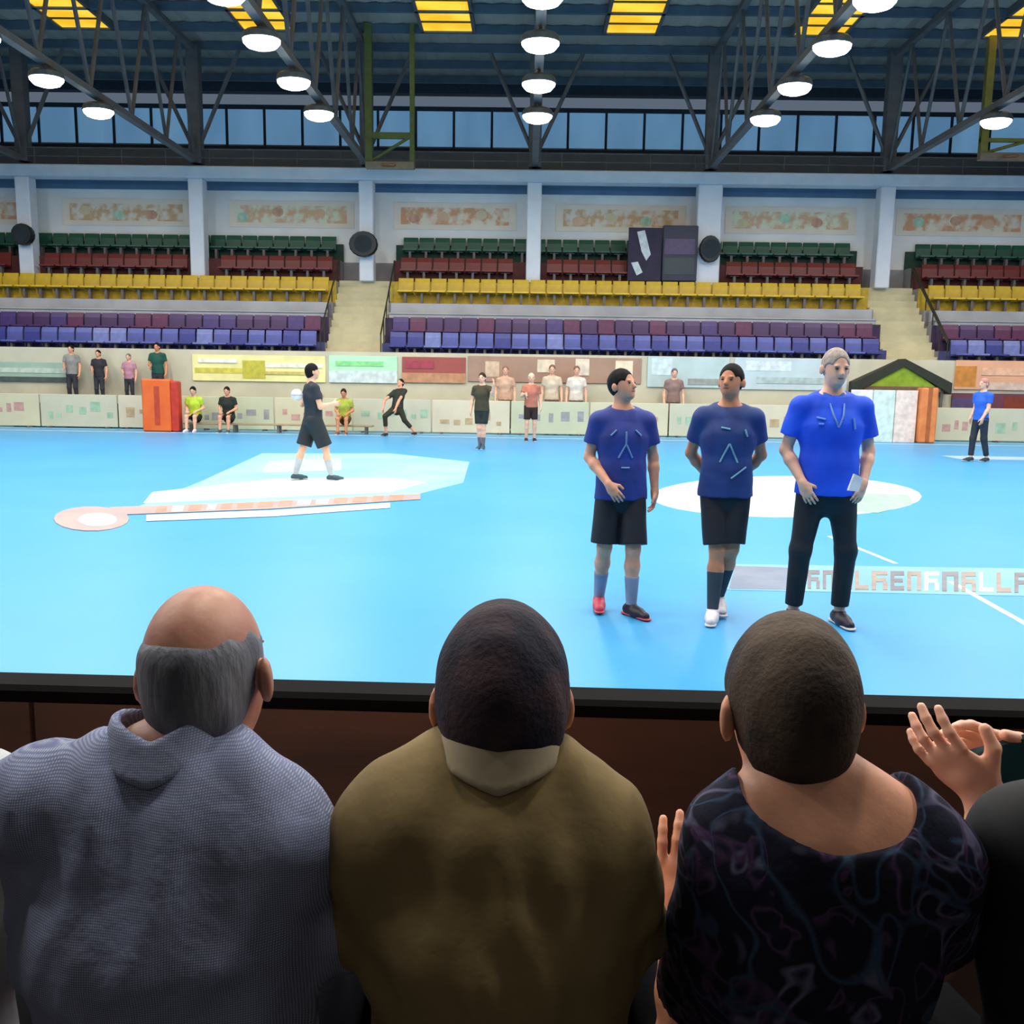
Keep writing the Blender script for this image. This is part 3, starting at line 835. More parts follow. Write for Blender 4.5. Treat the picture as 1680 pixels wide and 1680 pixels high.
banner(1062, 1196, 586, 636, (196, 216, 216), None, 'pale blue-grey banner left of the dark-haired player', [(.05, .3, .4, .95, (222, 240, 244)), (.5, .9, .1, .3, (166, 172, 166))])
banner(1204, 1390, 588, 640, (204, 220, 226), None, 'whitish blue banner behind the royal blue shirted man', [(.1, .5, .6, .9, (228, 240, 246)), (.2, .8, .2, .4, (186, 204, 204))])
banner(1566, 1740, 592, 640, (238, 176, 140), None, 'salmon orange banner at the right end of the parapet', [(0, .2, .1, .8, (214, 140, 60)), (.3, 1, .0, .25, (226, 196, 180)), (.25, 1, .5, .75, (246, 190, 156))])
banner(1560, 1750, 646, 688, (112, 62, 84), None, 'dark wine red banner below the salmon banner, right of orange post', [(.45, 1, .2, .9, (136, 60, 40)), (0, .3, .2, .8, (90, 76, 120))], Y=Y0-.2)
# tall white boards and an orange post at the right
t = thing('white_partition', 'tall white partition boards between the blue-shirted man and the orange post', 'partition', (P(1450, 700, 26.6)[0], 26.6, 0))
for k, c in enumerate(((244, 240, 240), (222, 242, 234), (246, 226, 214))):
    MB().box(-1.0+.64*k, -.38+.64*k, -.03, .03, .0, P(1450, 640, 26.6)[2], .01).build('panel', mat('part_%d' % k, c, .6), t)
t = thing('goal_post_pad', 'orange padded post standing right of the tall white boards', 'post', (P(1516, 720, 26.6)[0], 26.6, 0))
hz = P(1516, 636, 26.6)[2]
MB().box(-.24, .24, -.2, .2, 0.0, hz, .04).build('pad', mat('orange_pad', (232, 140, 78), .6, (214, 120, 62), 3), t)
MB().box(-.06, .06, -.21, .21, .02, hz+.01, .01).build('seam', mat('pad_seam', (176, 96, 50), .7), t)
# orange box at the left
Yo = 26.3
t = thing('orange_crash_pad', 'upright orange crash pad with red edge, beside the seated neon-shirted player', 'crash pad', (P(268, 712, Yo)[0], Yo, 0))
hz = P(268, 622, Yo)[2]
MB().box(-.52, .30, -.18, .18, 0, hz, .04).build('pad', mat('orange_vinyl', (232, 108, 44), .5, (222, 96, 36), 2), t)
MB().box(.30, .52, -.17, .17, 0, hz-.05, .04).build('side_pad', mat('red_vinyl', (206, 56, 40), .5), t)
MB().box(-.15, .0, -.19, -.18, .2, hz-.2, .004).build('pad_patch', mat('red_patch', (196, 70, 40), .5), t)
# gabled stair foot cover at the right stairway
Yg = 28.0
gx = lambda px: P(px, 612, Yg)[0]
z_b, z_t = P(1480, 634, Yg)[2], P(1480, 592, Yg)[2]
c0 = gx(1481)
t = thing('stair_foot_canopy', 'dark gabled cover with lime green front at the foot of the right stairway', 'canopy', (c0, Yg, z_b))
hw = gx(1545)-c0; H = z_t-z_b
MB().prism([(-hw*.85, 0), (hw*.85, 0), (0, H*.85)], 'y', -.05, .02).build('front_panel', mat('lime_panel', (150, 176, 40), .6, (120, 150, 30), 4), t)
for sg in (-1, 1):
    MB().prism([(0, H*.78), (0, H*1.08), (sg*hw*1.25, .12), (sg*hw*1.25, -.22)], 'y', -.12, .45).build('roof_slope', mat('canopy_dark', (42, 46, 34), .7), t)
    MB().box(sg*hw*1.05-.04, sg*hw*1.05+.04, 0-.0, .08, -z_b, -.05).build('support_post', m_steel, t)
MB().box(-hw, hw, -.06, .02, -.16, 0, .01).build('sill', mat('sill_wine', (120, 92, 76), .7), t)

# stair handrails
for k, (xx, lab) in enumerate(((AISLES[2][1]+.03, 'dark handrail along the right edge of the right stairway'), (AISLES[1][0]-.03, 'dark handrail along the left edge of the left stairway'), (AISLES[1][1]+.03, 'dark handrail along the right edge of the left stairway'))):
    t = thing('stair_handrail', lab, 'handrail', (xx, Y0, zf[0]))
    yt = TR*5; zt = zf[4]-zf[0]; r = .05 if k == 0 else .025
    MB().bar((0, .1, .75), (0, yt, zt+.75), r).build('rail', mat('rail_dark', (52, 48, 36), .5), t)
    for q in range(6):
        yy_ = .12+(yt-.2)*q/5; kk = min(5, int(yy_/TR)); MB().bar((0, yy_, zf[kk]-zf[0]-.0), (0, yy_, .75+(zt)*(yy_-.1)/(yt-.1)), .02).build('post', MATS['rail_dark'], t)

# score panel by the fifth column
Ys = 31.17
xa, xb = P(1086, 415, Ys)[0], P(1143, 415, Ys)[0]; z0, z1 = P(1110, 462, Ys)[2], P(1110, 371, Ys)[2]
t = thing('score_panel', 'dark navy score panel standing beside the wide column in the far stand', 'scoreboard', ((xa+xb)/2, Ys, z0))
hw = (xb-xa)/2
MB().box(-hw, hw, -.15, .1, 0, z1-z0, .02).build('casing', mat('score_navy', (34, 38, 66), .5, (28, 34, 52), 2), t)
MB().box(-hw+.06, hw-.1, -.16, -.15, (z1-z0)*.48, (z1-z0)*.76).build('display', mat('score_purple', (62, 40, 92), .4), t)
MB().box(-hw+.06, hw-.1, -.16, -.15, (z1-z0)*.12, (z1-z0)*.42).build('display', mat('score_teal', (26, 48, 60), .4), t)
for sx in (-hw+.1, hw-.1): MB().box(sx-.04, sx+.04, -.05, .05, zf[4]-z0, 0).build('leg', m_steel, t)
xa, xb = P(1030, 415, Ys)[0], P(1085, 415, Ys)[0]; z1 = P(1057, 374, Ys)[2]
t = thing('dark_flag', 'dark banner with a white emblem, just left of the score panel', 'flag', ((xa+xb)/2, Ys-.05, z0))
hw = (xb-xa)/2; H = z1-z0
MB().box(-hw, hw, -.03, .0, 0, H, .01).build('cloth', mat('flag_dark', (58, 46, 72), .8, (44, 42, 60), 3), t)
MB().prism([(-hw*.5, H*.92), (-hw*.05, H*.95), (hw*.35, H*.5), (hw*.1, H*.38), (-hw*.2, H*.55)], 'y', -.04, -.03).build('emblem', mat('emblem_white', (214, 222, 226), .6), t)
MB().prism([(-hw*.8, H*.34), (-hw*.4, H*.36), (-hw*.1, H*.16), (-hw*.45, H*.1)], 'y', -.04, -.03).build('emblem', MATS['emblem_white'], t)
for sx in (-hw+.03, hw-.03): MB().bar((sx, .01, zf[4]-z0), (sx, .01, H), .025).build('pole', m_steel, t)

# round loudspeakers on the columns
for (px, py, wpx, hpx, lab) in ((42, 386, 34, 34, 'black loudspeaker on the leftmost column'), (598, 402, 46, 40, 'black loudspeaker on the column above the left stairway'), (1163, 410, 34, 42, 'black loudspeaker on the wide column beside the score panel')):
    Yp = YC+.0; c = P(px, py, Yp)
    t = thing('loudspeaker', lab, 'loudspeaker', (c[0], Yp, c[2]), 0, 'loudspeakers on the columns')
    r = hpx/2/48.0; sx = wpx/hpx
    b = MB(); prof = [(r*.55, .06), (r*.95, -.02), (r, -.22), (r*.92, -.3)]
    for rr, yy_ in prof:
        for q in range(16): a = 2*PI*q/16; b.v.append((rr*sx*math.cos(a), yy_, rr*math.sin(a)))
    for a_ in range(3):
        for q in range(16): b.f.append([a_*16+q, a_*16+(q+1) % 16, (a_+1)*16+(q+1) % 16, (a_+1)*16+q])
    b.f.append(list(range(16))); b.f.append([48+q for q in range(16)][::-1])
    b.build('casing', mat('speaker_black', (22, 30, 36), .5), t, smooth=False)
    b = MB().bar((0, -.31, 0), (0, -.30, 0), r*.7, 16).build('grille', mat('speaker_grille', (34, 44, 52), .8, bump=.4, bscale=60), t)
    MB().box(-.05, .05, .05, .095, -.05, .05).build('bracket', m_steel, t)
# olive service unit hanging under the truss near the left stairway, and one at the right
for (px, py, wpx, hpx, lab, c) in ((640, 232, 80, 90, 'olive basketball hoop frame folded up under the roof above the left stairway', (118, 120, 60)), (1650, 236, 90, 54, 'yellow-olive folded hoop frame under the roof at the right edge', (150, 136, 62))):
    Yp = 30.2; a = P(px-wpx/2, py+hpx/2, Yp); b_ = P(px+wpx/2, py-hpx/2, Yp); W = b_[0]-a[0]; H = b_[2]-a[2]
    t = thing('hoop_frame', lab, 'hoop frame', ((a[0]+b_[0])/2, Yp, a[2]))
    m = mat('olive_%d' % c[0], c, .6)
    MB().box(-W/2, -W/2+.22, -.1, .1, .2, ROOF_Z-a[2]-.02).build('upright', m, t); MB().box(W/2-.14, W/2, -.1, .1, .2, ROOF_Z-a[2]-.02).build('upright', m, t)
    MB().box(-W/2, W/2, -.12, .12, .0, .22, .02).build('backboard_edge', mat('hoop_tan', (170, 140, 110), .6), t)
    MB().box(-W/2, W/2, -.06, .06, H*.55, H*.66).build('cross_bar', m, t)
    MB().bar((-W/2+.1, 0, .2), (W/2-.1, 0, H*.6), .05).build('brace', m, t)
    b = MB(); N = 16
    for q in range(N):
        a0, a1 = 2*PI*q/N, 2*PI*(q+1)/N
        b.bar((.23*math.cos(a0), -.36+.23*math.sin(a0), .05), (.23*math.cos(a1), -.36+.23*math.sin(a1), .05), .015, 5)
    b.build('hoop', mat('hoop_orange', (190, 96, 50), .5), t)

# ---------------------------------------------------------------- prints on the court
m_pw = mat('print_white', (226, 240, 236), .4, (206, 232, 232), 1.2)
m_mint = mat('print_mint', (160, 222, 226), .4, (132, 206, 230), .8)
m_tan = mat('print_tan', (186, 160, 156), .4, (166, 150, 152), 2)
def gp(*pp): return [G(a, b_) for a, b_ in pp]
t = MB().prism([(p[0], p[1]) for p in gp((210, 838), (640, 822), (760, 792), (770, 758), (640, 744), (430, 744), (330, 790))], 'z', 0, .003).build('court_sticker', m_mint)
tag(t, 'wide mint and white floor sticker with a tan line on the left court half', 'floor sticker')
flat('white_area', gp((235, 826), (640, 808), (700, 792), (640, 784), (450, 786), (250, 808)), m_pw, t, .006, .003)
flat('white_area', gp((430, 776), (560, 772), (560, 752), (440, 756)), mat('print_ice', (190, 224, 240), .4), t, .006, .003)
flat('tan_line', gp((180, 846), (440, 836), (690, 820), (690, 811), (440, 824), (180, 833)), m_tan, t, .009, .006)
flat('lower_edge', gp((240, 856), (450, 848), (640, 834), (640, 826), (450, 838), (240, 846)), mat('print_white_edge', (238, 240, 244), .4), t, .009, .006)
bl = [(150+62*math.cos(a), 852+20*math.sin(a)) for a in [2*PI*q/18 for q in range(18)]]
flat('round_end', gp(*bl), m_tan, t, .0105, .0)
flat('round_core', gp(*[(160+32*math.cos(a), 854+11*math.sin(a)) for a in [2*PI*q/18 for q in range(18)]]), mat('print_core', (222, 214, 206), .4), t, .0125, .0105)
rg = random.Random(3); px = 255
while px < 640:   # letter blocks along the tan line, unreadable in the photo
    wd = rg.uniform(14, 26); yb = 842-(px-255)*.052
    flat('letter', gp((px, yb), (px+wd, yb-1), (px+wd+3, yb-10), (px+3, yb-9)), mat('print_orange', (206, 150, 132), .4) if rg.random() < .6 else MATS['print_white_edge'], t, .011, .009); px += wd+9
# centre print on the right
pts = [(1290+222*math.cos(a), 815+34*math.sin(a)) for a in [2*PI*q/30 for q in range(30)]]
t = MB().prism([(p[0], p[1]) for p in gp(*pts)], 'z', 0, .003).build('court_sticker', m_pw)
tag(t, 'round white sponsor sticker with pale green part, behind the standing men', 'floor sticker')
flat('green_area', gp((1395, 838), (1440, 842), (1500, 826), (1490, 812), (1420, 810)), mat('print_green', (170, 226, 190), .4), t, .006, .003)
# grey lettered strip
t = MB().prism([(p[0], p[1]) for p in gp((1192, 968), (1760, 980), (1740, 934), (1206, 926))], 'z', 0, .003).build('court_sticker', mat('strip_blue', (128, 182, 212), .4, (112, 170, 206), 1.5))
tag(t, 'long strip of grey and white lettering on the court, right of the men', 'floor sticker')
flat('grey_block', gp((1196, 966), (1292, 968), (1294, 932), (1206, 929)), mat('strip_grey', (128, 140, 162), .4, (112, 124, 148), 3), t, .005, .003)
px = 1300; rg = random.Random(8)
while px < 1740:
    wd = rg.uniform(18, 27); y1 = 966+(px-1300)*.02; y0 = 936+(px-1300)*.012; m = (mat('strip_letter', (130, 126, 134), .4), mat('strip_letter_white', (226, 228, 230), .4), mat('strip_letter_tan', (168, 150, 140), .4))[rg.choice((0, 0, 1, 2))]
    k = rg.randrange(4); L = lambda a, b_, c, d: flat('letter', gp((px+a*wd, y1+(y0-y1)*c), (px+b_*wd, y1+(y0-y1)*c), (px+b_*wd, y1+(y0-y1)*d), (px+a*wd, y1+(y0-y1)*d)), m, t, .006, .003)
    L(0, .28, 0, 1)
    if k != 1: L(.28, 1, .78, 1)
    if k in (0, 2): L(.28, .9, .42, .62)
    if k in (1, 2): L(.28, 1, 0, .22)
    if k in (0, 3): L(.72, 1, 0, .42 if k == 0 else .78)
    px += wd+5

# ---------------------------------------------------------------- spectators' barrier in front of the camera
bz = P(840, 1123, 2.19)[2]
t = thing('spectator_barrier', 'dark brown wooden barrier with a black top rail in front of the seated spectators', 'barrier', (0, 2.12, 0), -0.02)
m_brown = mat('barrier_brown', (138, 100, 80), .7, (108, 84, 74), 2.2, .25, 14, stretch=(.6, 1, 2.5))
x = -4.2
while x < 4.2:
    MB().box(x+.006, x+1.0-.006, -.02, .02, .04, bz-.04, .006).build('panel', m_brown, t)
    MB().box(x-.03, x+.03, -.0+.02, .07, 0, bz-.04).build('post', m_steel, t)
    x += 1.0
MB().box(-4.2, 4.2, -.035, .075, bz-.045, bz, .012).build('top_rail', mat('rail_black', (22, 20, 20), .9, spec=.1), t)
MB().box(-4.2, 4.2, -.035, .03, .0, .09, .006).build('kick_board', mat('kick_dark', (40, 34, 32), .7), t)
t = thing('spectator_bench', 'black bench that the foreground spectators sit on', 'bench', (0, 1.08, 0))
MB().box(-2.4, 2.4, -.2, .2, .335, .375, .015).build('seat_plank', mat('bench_black', (26, 26, 30), .5), t)
for x in (-2.2, -1.1, 0, 1.1, 2.2):
    MB().box(x-.03, x+.03, -.16, .16, 0, .335).build('leg', m_steel, t)

# ================================================================ PEOPLE
def skin(name, c, c2=None): return mat(name, c, .5, c2 or tuple(v*.92 for v in c), 14, .08, 60)
SK = skin('skin_fair', (236, 166, 132)); SK2 = skin('skin_tan', (218, 144, 104)); SK3 = skin('skin_pale', (244, 186, 156))
m_hdark = mat('hair_dark', (30, 25, 25), .75, (18, 16, 17), 40, .25, 130, spec=.2, stretch=(1, 1, .3))
m_hbrown = mat('hair_brown', (62, 46, 36), .75, (34, 27, 24), 30, .25, 130, spec=.2, stretch=(1, 1, .25))
m_hgrey = mat('hair_grey', (128, 128, 134), .6, (96, 96, 106), 34, .25, 130, spec=.2, stretch=(1, 1, .3))
m_navy = mat('kit_navy', (46, 64, 152), .7, (34, 48, 122), 5, .1, 20)
m_navy2 = mat('kit_navy_teal', (36, 66, 130), .7, (30, 50, 112), 5, .1, 20)
m_black = mat('kit_black', (24, 26, 36), .7, (16, 18, 26), 5, .1, 20)
m_royal = mat('polo_royal', (18, 88, 240), .7, (14, 70, 215), 4, .1, 20)
m_shoeW = mat('shoe_white', (228, 222, 232), .5); m_shoeR = mat('shoe_red', (216, 70, 92), .5); m_shoeK = mat('shoe_black', (34, 24, 44), .5)
m_print = mat('print_pale_blue', (120, 150, 200), .6)

def stroke(top, lines, m, r=.006, S=1.0, name='chest_print', zf_=1):
    """raised print that follows the cloth: lines of (x, z) in the person's own frame"""
    me = top.data; co = np.empty(len(me.vertices)*3, np.float32); me.vertices.foreach_get('co', co); co = co.reshape(-1, 3)
    def sy(x, z):
        d = (co[:, 0]-x)**2+(co[:, 2]-z)**2; near = co[d < (.018*S)**2]
        return (near[:, 1].max() if zf_ > 0 else near[:, 1].min()) if len(near) else None
    b = MB()
    for L in lines:
        pts = []
        for (x0, z0), (x1, z1) in zip(L[:-1], L[1:]):
            n = max(2, int(math.hypot(x1-x0, z1-z0)/.02))
            for q in range(n+1):
                x = (x0+(x1-x0)*q/n)*S; z = (z0+(z1-z0)*q/n)*S; y = sy(x, z)
                if y is not None: pts.append((x, y+.001*zf_, z))
        for a, b_ in zip(pts[:-1], pts[1:]):
            if math.dist(a, b_) > 1e-4: b.bar(a, b_, r*S, 5)
    if b.v: b.build(name, m, top)
def child(T, nm): 
    for c in T.children:
        if c.name.split('.')[0] == nm: return c
def stand(px, fy, cy, label, rz, pose, out, h=.008, S=None, extra=0):
    g = G(px, fy); H = P(px, cy, g[1])[2]; S = S or H/1.812
    return person(label, (g[0], g[1], 0.0), rz, S, pose, out, h)+(S,)

# --- the three men close by on the court (facing the camera: rz = 180 degrees)
T, U_, H_, S = stand(1012, 1004, 603, 'player in navy shirt and black shorts with red shoes, leftmost of the three near men', PI+.10,
    dict(elr=(.235, -.04, 1.16), wrr=(.125, .17, .985), hdr=(-.5, .35, -.75), hnr=(-.3, -1, -.2), ell=(-.245, -.05, 1.16), wrl=(-.25, .02, .915), hdl=(.05, .1, -1), head=(.18, 0, .75),
         shr=(.178, -.01, 1.425), shl=(-.178, -.01, 1.425), knr=(.115, .03, .50), anr=(.12, -.10, .10), knl=(-.085, .10, .50), anl=(-.085, .10, .09), ftr=(.15, 1, 0), ftl=(-.5, 1, 0)),
    dict(skin=SK, hair=m_hdark, top=m_navy, bottom=m_black, shoes={'r': m_shoeR, 'l': m_shoeK}, sleeve=.62, leg=.93, legw=(.094, .104), hem=.86, collar=(mat('collar_teal', (60, 90, 130), .7), .066, 1.468, .02),
         socks=mat('sock_grey', (150, 160, 186), .8), sockh=.5, style='crop', sole=m_shoeR, thick=.020))
stroke(child(T, 'shirt'), [[(-.05, 1.17), (0, 1.27), (.05, 1.17)], [(0, 1.27), (0, 1.36)], [(-.11, 1.33), (-.07, 1.37)], [(.07, 1.37), (.11, 1.33)], [(-.03, 1.1), (.03, 1.1)]], m_print, .007, S)
T, U_, H_, S = stand(1180, 1012, 595, 'player in navy shirt and black shorts with white shoes, middle of the three near men', PI-.12,
    dict(elr=(.245, -.12, 1.17), wrr=(.10, -.20, .98), hdr=(-1, 0, -.3), hnr=(0, -1, 0), ell=(-.245, -.10, 1.17), wrl=(-.10, -.19, .98), hdl=(1, 0, -.3), hnl=(0, -1, 0), head=(.1, 0, -.45),
         shr=(.18, -.02, 1.43), shl=(-.18, -.02, 1.43), knr=(.045, .08, .50), anr=(.06, .12, .09), knl=(-.055, .04, .51), anl=(.0, -.12, .13), ftr=(.15, 1, 0), ftl=(-.1, 1, -.15)),
    dict(skin=SK2, hair=m_hdark, top=m_navy2, bottom=m_black, shoes=m_shoeW, sleeve=.62, leg=.90, legw=(.092, .094), hem=.88, collar=(m_navy, .064, 1.468, .018), socks=mat('sock_dark', (60, 72, 84), .8), sockh=.75, style='crop', thick=.018, seed=6))
stroke(child(T, 'shirt'), [[(-.06, 1.13), (0, 1.26), (.06, 1.13)], [(-.12, 1.10), (-.02, 1.02)], [(-.10, 1.36), (-.12, 1.31)], [(.0, 1.36), (.06, 1.37)]], mat('print_mint_blue', (130, 176, 196), .6), .007, S)
T, U_, H_, S = stand(1342, 1022, 570, 'man in royal blue polo shirt and black trousers with light hair, rightmost near man', PI,
    dict(elr=(.27, -.04, 1.15), wrr=(.19, .10, .95), hdr=(-.35, .25, -.8), hnr=(-.4, -1, 0), ell=(-.27, -.04, 1.15), wrl=(-.205, .08, .955), hdl=(.3, .2, -.8), hnl=(.4, -1, 0), head=(-.12, 0, .1),
         shr=(.20, -.01, 1.43), shl=(-.20, -.01, 1.43), knr=(.155, .03, .50), anr=(.165, -.02, .09), knl=(-.14, .03, .50), anl=(-.135, .0, .09), bulk=1.06),
    dict(skin=SK3, hair=mat('hair_fair', (176, 160, 150), .6, (146, 130, 120), 30, .4, 120), style='crop', top=m_royal, bottom=m_black, shoes=m_shoeK, sleeve=.66, leg=1.92, hem=.87, collar=(mat('polo_collar', (40, 90, 190), .7), .070, 1.470, .03), thick=.022, seed=9))
stroke(child(T, 'shirt'), [[(-.045, 1.46), (-.03, 1.38), (-.0, 1.31)], [(.045, 1.46), (.03, 1.38), (.0, 1.31)]], mat('lanyard', (120, 160, 220), .6), .006, S, 'lanyard')
stroke(child(T, 'shirt'), [[(.08, 1.36), (.13, 1.37)], [(.09, 1.33), (.12, 1.33)], [(-.10, 1.37), (-.11, 1.30)]], mat('polo_mark', (96, 150, 230), .6), .007, S)
# white paper held in the hand of the coach
c = P(1402, 792, 6.05)
t = thing('folded_paper', 'white folded paper in the hand of the man in royal blue', 'paper', c, .3)
MB().prism([(-.05, -.05), (.03, -.06), (.06, .03), (-.01, .06)], 'y', -.008, .008).build('sheet', mat('paper_white', (245, 245, 245), .6), t)
MB().prism([(-.04, -.045), (.02, -.05), (.045, .025), (-.005, .05)], 'y', .009, .013).build('sheet', MATS['paper_white'], t)

# --- players and staff farther back
hf = .016
FO = dict(hand_h=.007)
def fo(**k): d = dict(FO); d.update(k); return d
stand(515, 788, 596, 'player in dark kit with pale legs, seen from the side, holding a ball', -PI/2+.5,
    dict(elr=(.25, .05, 1.15), wrr=(.16, .28, 1.2), ell=(-.24, -.1, 1.17), wrl=(-.2, .1, 1.25), hdl=(0, .8, .4), hdr=(-.3, 1, 0), knr=(.13, .16, .50), anr=(.14, .24, .09), knl=(-.09, -.14, .50), anl=(-.1, -.26, .10), bulk=1.08),
    fo(skin=SK3, hair=m_hdark, top=mat('kit_charcoal', (32, 42, 56), .7), bottom=mat('kit_charcoal_b', (24, 36, 46), .7), shoes=mat('shoe_slate', (50, 80, 96), .5), leg=.9, legw=(.12, .12), hem=.86, socks=mat('sock_pale', (190, 196, 206), .8), sockh=.6), .011)
c = G(515, 788); d_ = P(487, 648, c[1]-.15)
t = thing('handball', 'whitish ball held by the player in dark kit', 'ball', d_)
bb = MB(); prof = [(.095*math.sin(PI*q/10), -.095*math.cos(PI*q/10)) for q in range(1, 10)]
bb.lathe(prof, n=16).build('ball_shell', mat('ball_white', (222, 224, 230), .6), t, smooth=True)
bb = MB()
for q in range(20):
    a0, a1 = 2*PI*q/20, 2*PI*(q+1)/20; bb.bar((.094*math.cos(a0), .094*math.sin(a0), 0), (.094*math.cos(a1), .094*math.sin(a1), 0), .004, 4)
bb.build('seam', mat('ball_seam', (120, 130, 150), .6), t)

stand(790, 737, 611, 'person in dark olive shirt and shorts with one hand raised, on the far court', PI-.3,
    dict(ell=(-.30, .10, 1.30), wrl=(-.36, .22, 1.52), hdl=(-.1, .1, 1), knr=(.06, .03, .5), knl=(-.05, .02, .5), anr=(.05, -.02, .09), anl=(-.04, .0, .09)),
    fo(skin=SK3, hair=m_hbrown, top=mat('olive_dark', (66, 60, 38), .8), bottom=mat('short_dark', (34, 44, 40), .8), shoes=mat('shoe_teal', (60, 96, 116), .5), leg=.75, socks=mat('sock_greyd', (110, 112, 124), .8)), hf)
stand(870, 724, 612, 'person in salmon shirt and black shorts near the far touchline', PI+.1,
    dict(elr=(.25, .06, 1.2), wrr=(.16, .24, 1.28)), fo(skin=SK3, hair=mat('hair_blond', (236, 214, 180), .6), top=mat('salmon', (196, 120, 98), .8), bottom=mat('short_brownblack', (44, 28, 20), .8), shoes=m_shoeK, leg=.8), hf)
stand(1603, 757, 620, 'person in bright blue top and dark trousers at the far right of the court', PI/2+.35,
    dict(elr=(.2, -.02, 1.16), wrr=(.17, .12, .95), ell=(-.2, .02, 1.16), wrl=(-.17, .14, .95), knr=(.09, .08, .5), anr=(.09, .10, .09), knl=(-.09, -.04, .5), anl=(-.09, -.16, .09), bulk=.95),
    fo(skin=SK3, hair=mat('hair_reddish', (190, 130, 120), .6), top=mat('top_azure', (36, 104, 222), .7), bottom=mat('trouser_dark', (36, 46, 58), .8), shoes=mat('shoe_dark', (40, 56, 66), .6), leg=1.9), hf)
# lunging goalkeeper-like figure
Yh = 26.0; g = P(652, 710, Yh)
person('dark-clothed player stretching in a lunge with arms down, left of the red banner', (g[0], Yh, 0), PI-.5, 1.0,
    dict(pel=(0, 0, .80), lean=(.35, .1, 0), elr=(.24, .28, 1.0), wrr=(.2, .40, .78), ell=(-.24, .25, 1.0), wrl=(-.22, .38, .78), knr=(.16, .36, .56), anr=(.18, .30, .09), knl=(-.25, .0, .45), anl=(-.45, -.22, .12)),
    fo(skin=SK, hair=m_hdark, top=mat('top_darkolive', (38, 44, 34), .8), bottom=mat('short_olive', (46, 44, 22), .8), shoes=m_shoeK, leg=1.6), hf)

def seated_pose(pz=.50, **k):
    d = dict(pel=(0, 0, pz), knr=(.12, .44, pz-.01), knl=(-.12, .44, pz-.01), anr=(.12, .46, .09), anl=(-.12, .46, .09),
             elr=(.25, .06, pz+.22), ell=(-.25, .06, pz+.22), wrr=(.14, .30, pz+.14), wrl=(-.14, .30, pz+.14), hdr=(-.3, 1, -.2), hdl=(.3, 1, -.2), hnr=(0, 0, -1), hnl=(0, 0, -1))
    d.update(k); return d
def sit_far(px, Y, label, out, pz=.46, rz=PI, **k):
    g = P(px, 700, Y)
    return person(label, (g[0], Y, 0), rz, 1.0, seated_pose(pz, **k), fo(**out), hf)
Yb = 26.6
t = thing('team_bench', 'long low team bench with the seated players, left of the left stairway', 'bench', (P(458, 700, Yb)[0], Yb, 0))
hw = 2.75
MB().box(-hw, hw, -.18, .18, .21, .25, .01).build('seat_plank', mat('bench_wood', (176, 150, 110), .6), t)
for q in range(5):
    xx = -hw+.2+q*(2*hw-.4)/4; MB().box(xx-.03, xx+.03, -.15, .15, 0, .21).build('leg', m_steel, t)
sit_far(322, Yb, 'seated player in neon yellow shirt beside the orange crash pad', dict(skin=SK3, hair=m_hdark, top=mat('neon_yellow', (196, 226, 60), .7), bottom=mat('short_blk2', (22, 26, 18), .8), shoes=m_shoeW, leg=.9), lean=(-.22, 0, 0))
sit_far(376, Yb, 'seated player in black shirt, right of the neon-shirted player', dict(skin=SK, hair=m_hdark, top=mat('top_blackgreen', (30, 40, 30), .8), bottom=m_black, shoes=mat('shoe_grn', (60, 90, 96), .6), leg=.9), lean=(-.15, 0, 0))
sit_far(566, Yb, 'seated player in lime shirt and brown shorts, right of the dark-kit player', dict(skin=SK2, hair=m_hbrown, top=mat('top_lime', (178, 190, 70), .8), bottom=mat('short_brown', (104, 62, 30), .8), shoes=mat('shoe_br', (140, 90, 70), .6), leg=.9), lean=(-.2, 0, 0))

# low platform with standing officials at the left
Yp = 28.0; pz = .72
t = thing('officials_platform', 'low grey platform carrying the standing officials at the far left', 'platform', (P(165, 680, Yp)[0], Yp, 0))
MB().box(-2.6, 2.6, -.33, .33, pz-.06, pz, .01).build('deck', mat('deck_grey', (120, 120, 122), .8), t)
for sx in (-2.5, -.85, .85, 2.5): MB().box(sx-.04, sx+.04, -.3, .3, 0, pz-.06).build('leg', m_steel, t)
for (px, cy, top, hair, sk, lab) in ((122, 566, (150, 146, 140), m_hdark, SK, 'official in grey shirt standing on the platform, leftmost of four'),
                                 (166, 574, (44, 40, 50), m_hdark, SK, 'official in black shirt standing on the platform, second from left'),
                                 (215, 580, (196, 140, 160), m_hgrey, SK3, 'official in pink shirt standing on the platform, third from left'),
                                 (262, 562, (20, 84, 70), m_hdark, SK2, 'official in dark green shirt standing on the platform behind the orange pad')):
    g = P(px, 680, Yp); H = P(px, cy, Yp)[2]-pz
    person(lab, (g[0], Yp, pz), PI, H/1.812, dict(elr=(.24, .02, 1.16), wrr=(.14, .2, 1.12)), fo(skin=sk, hair=hair, top=mat('off_%d' % top[0], top, .8), bottom=mat('off_trousers', (50, 52, 60), .8), shoes=m_shoeK, leg=1.9), .018)
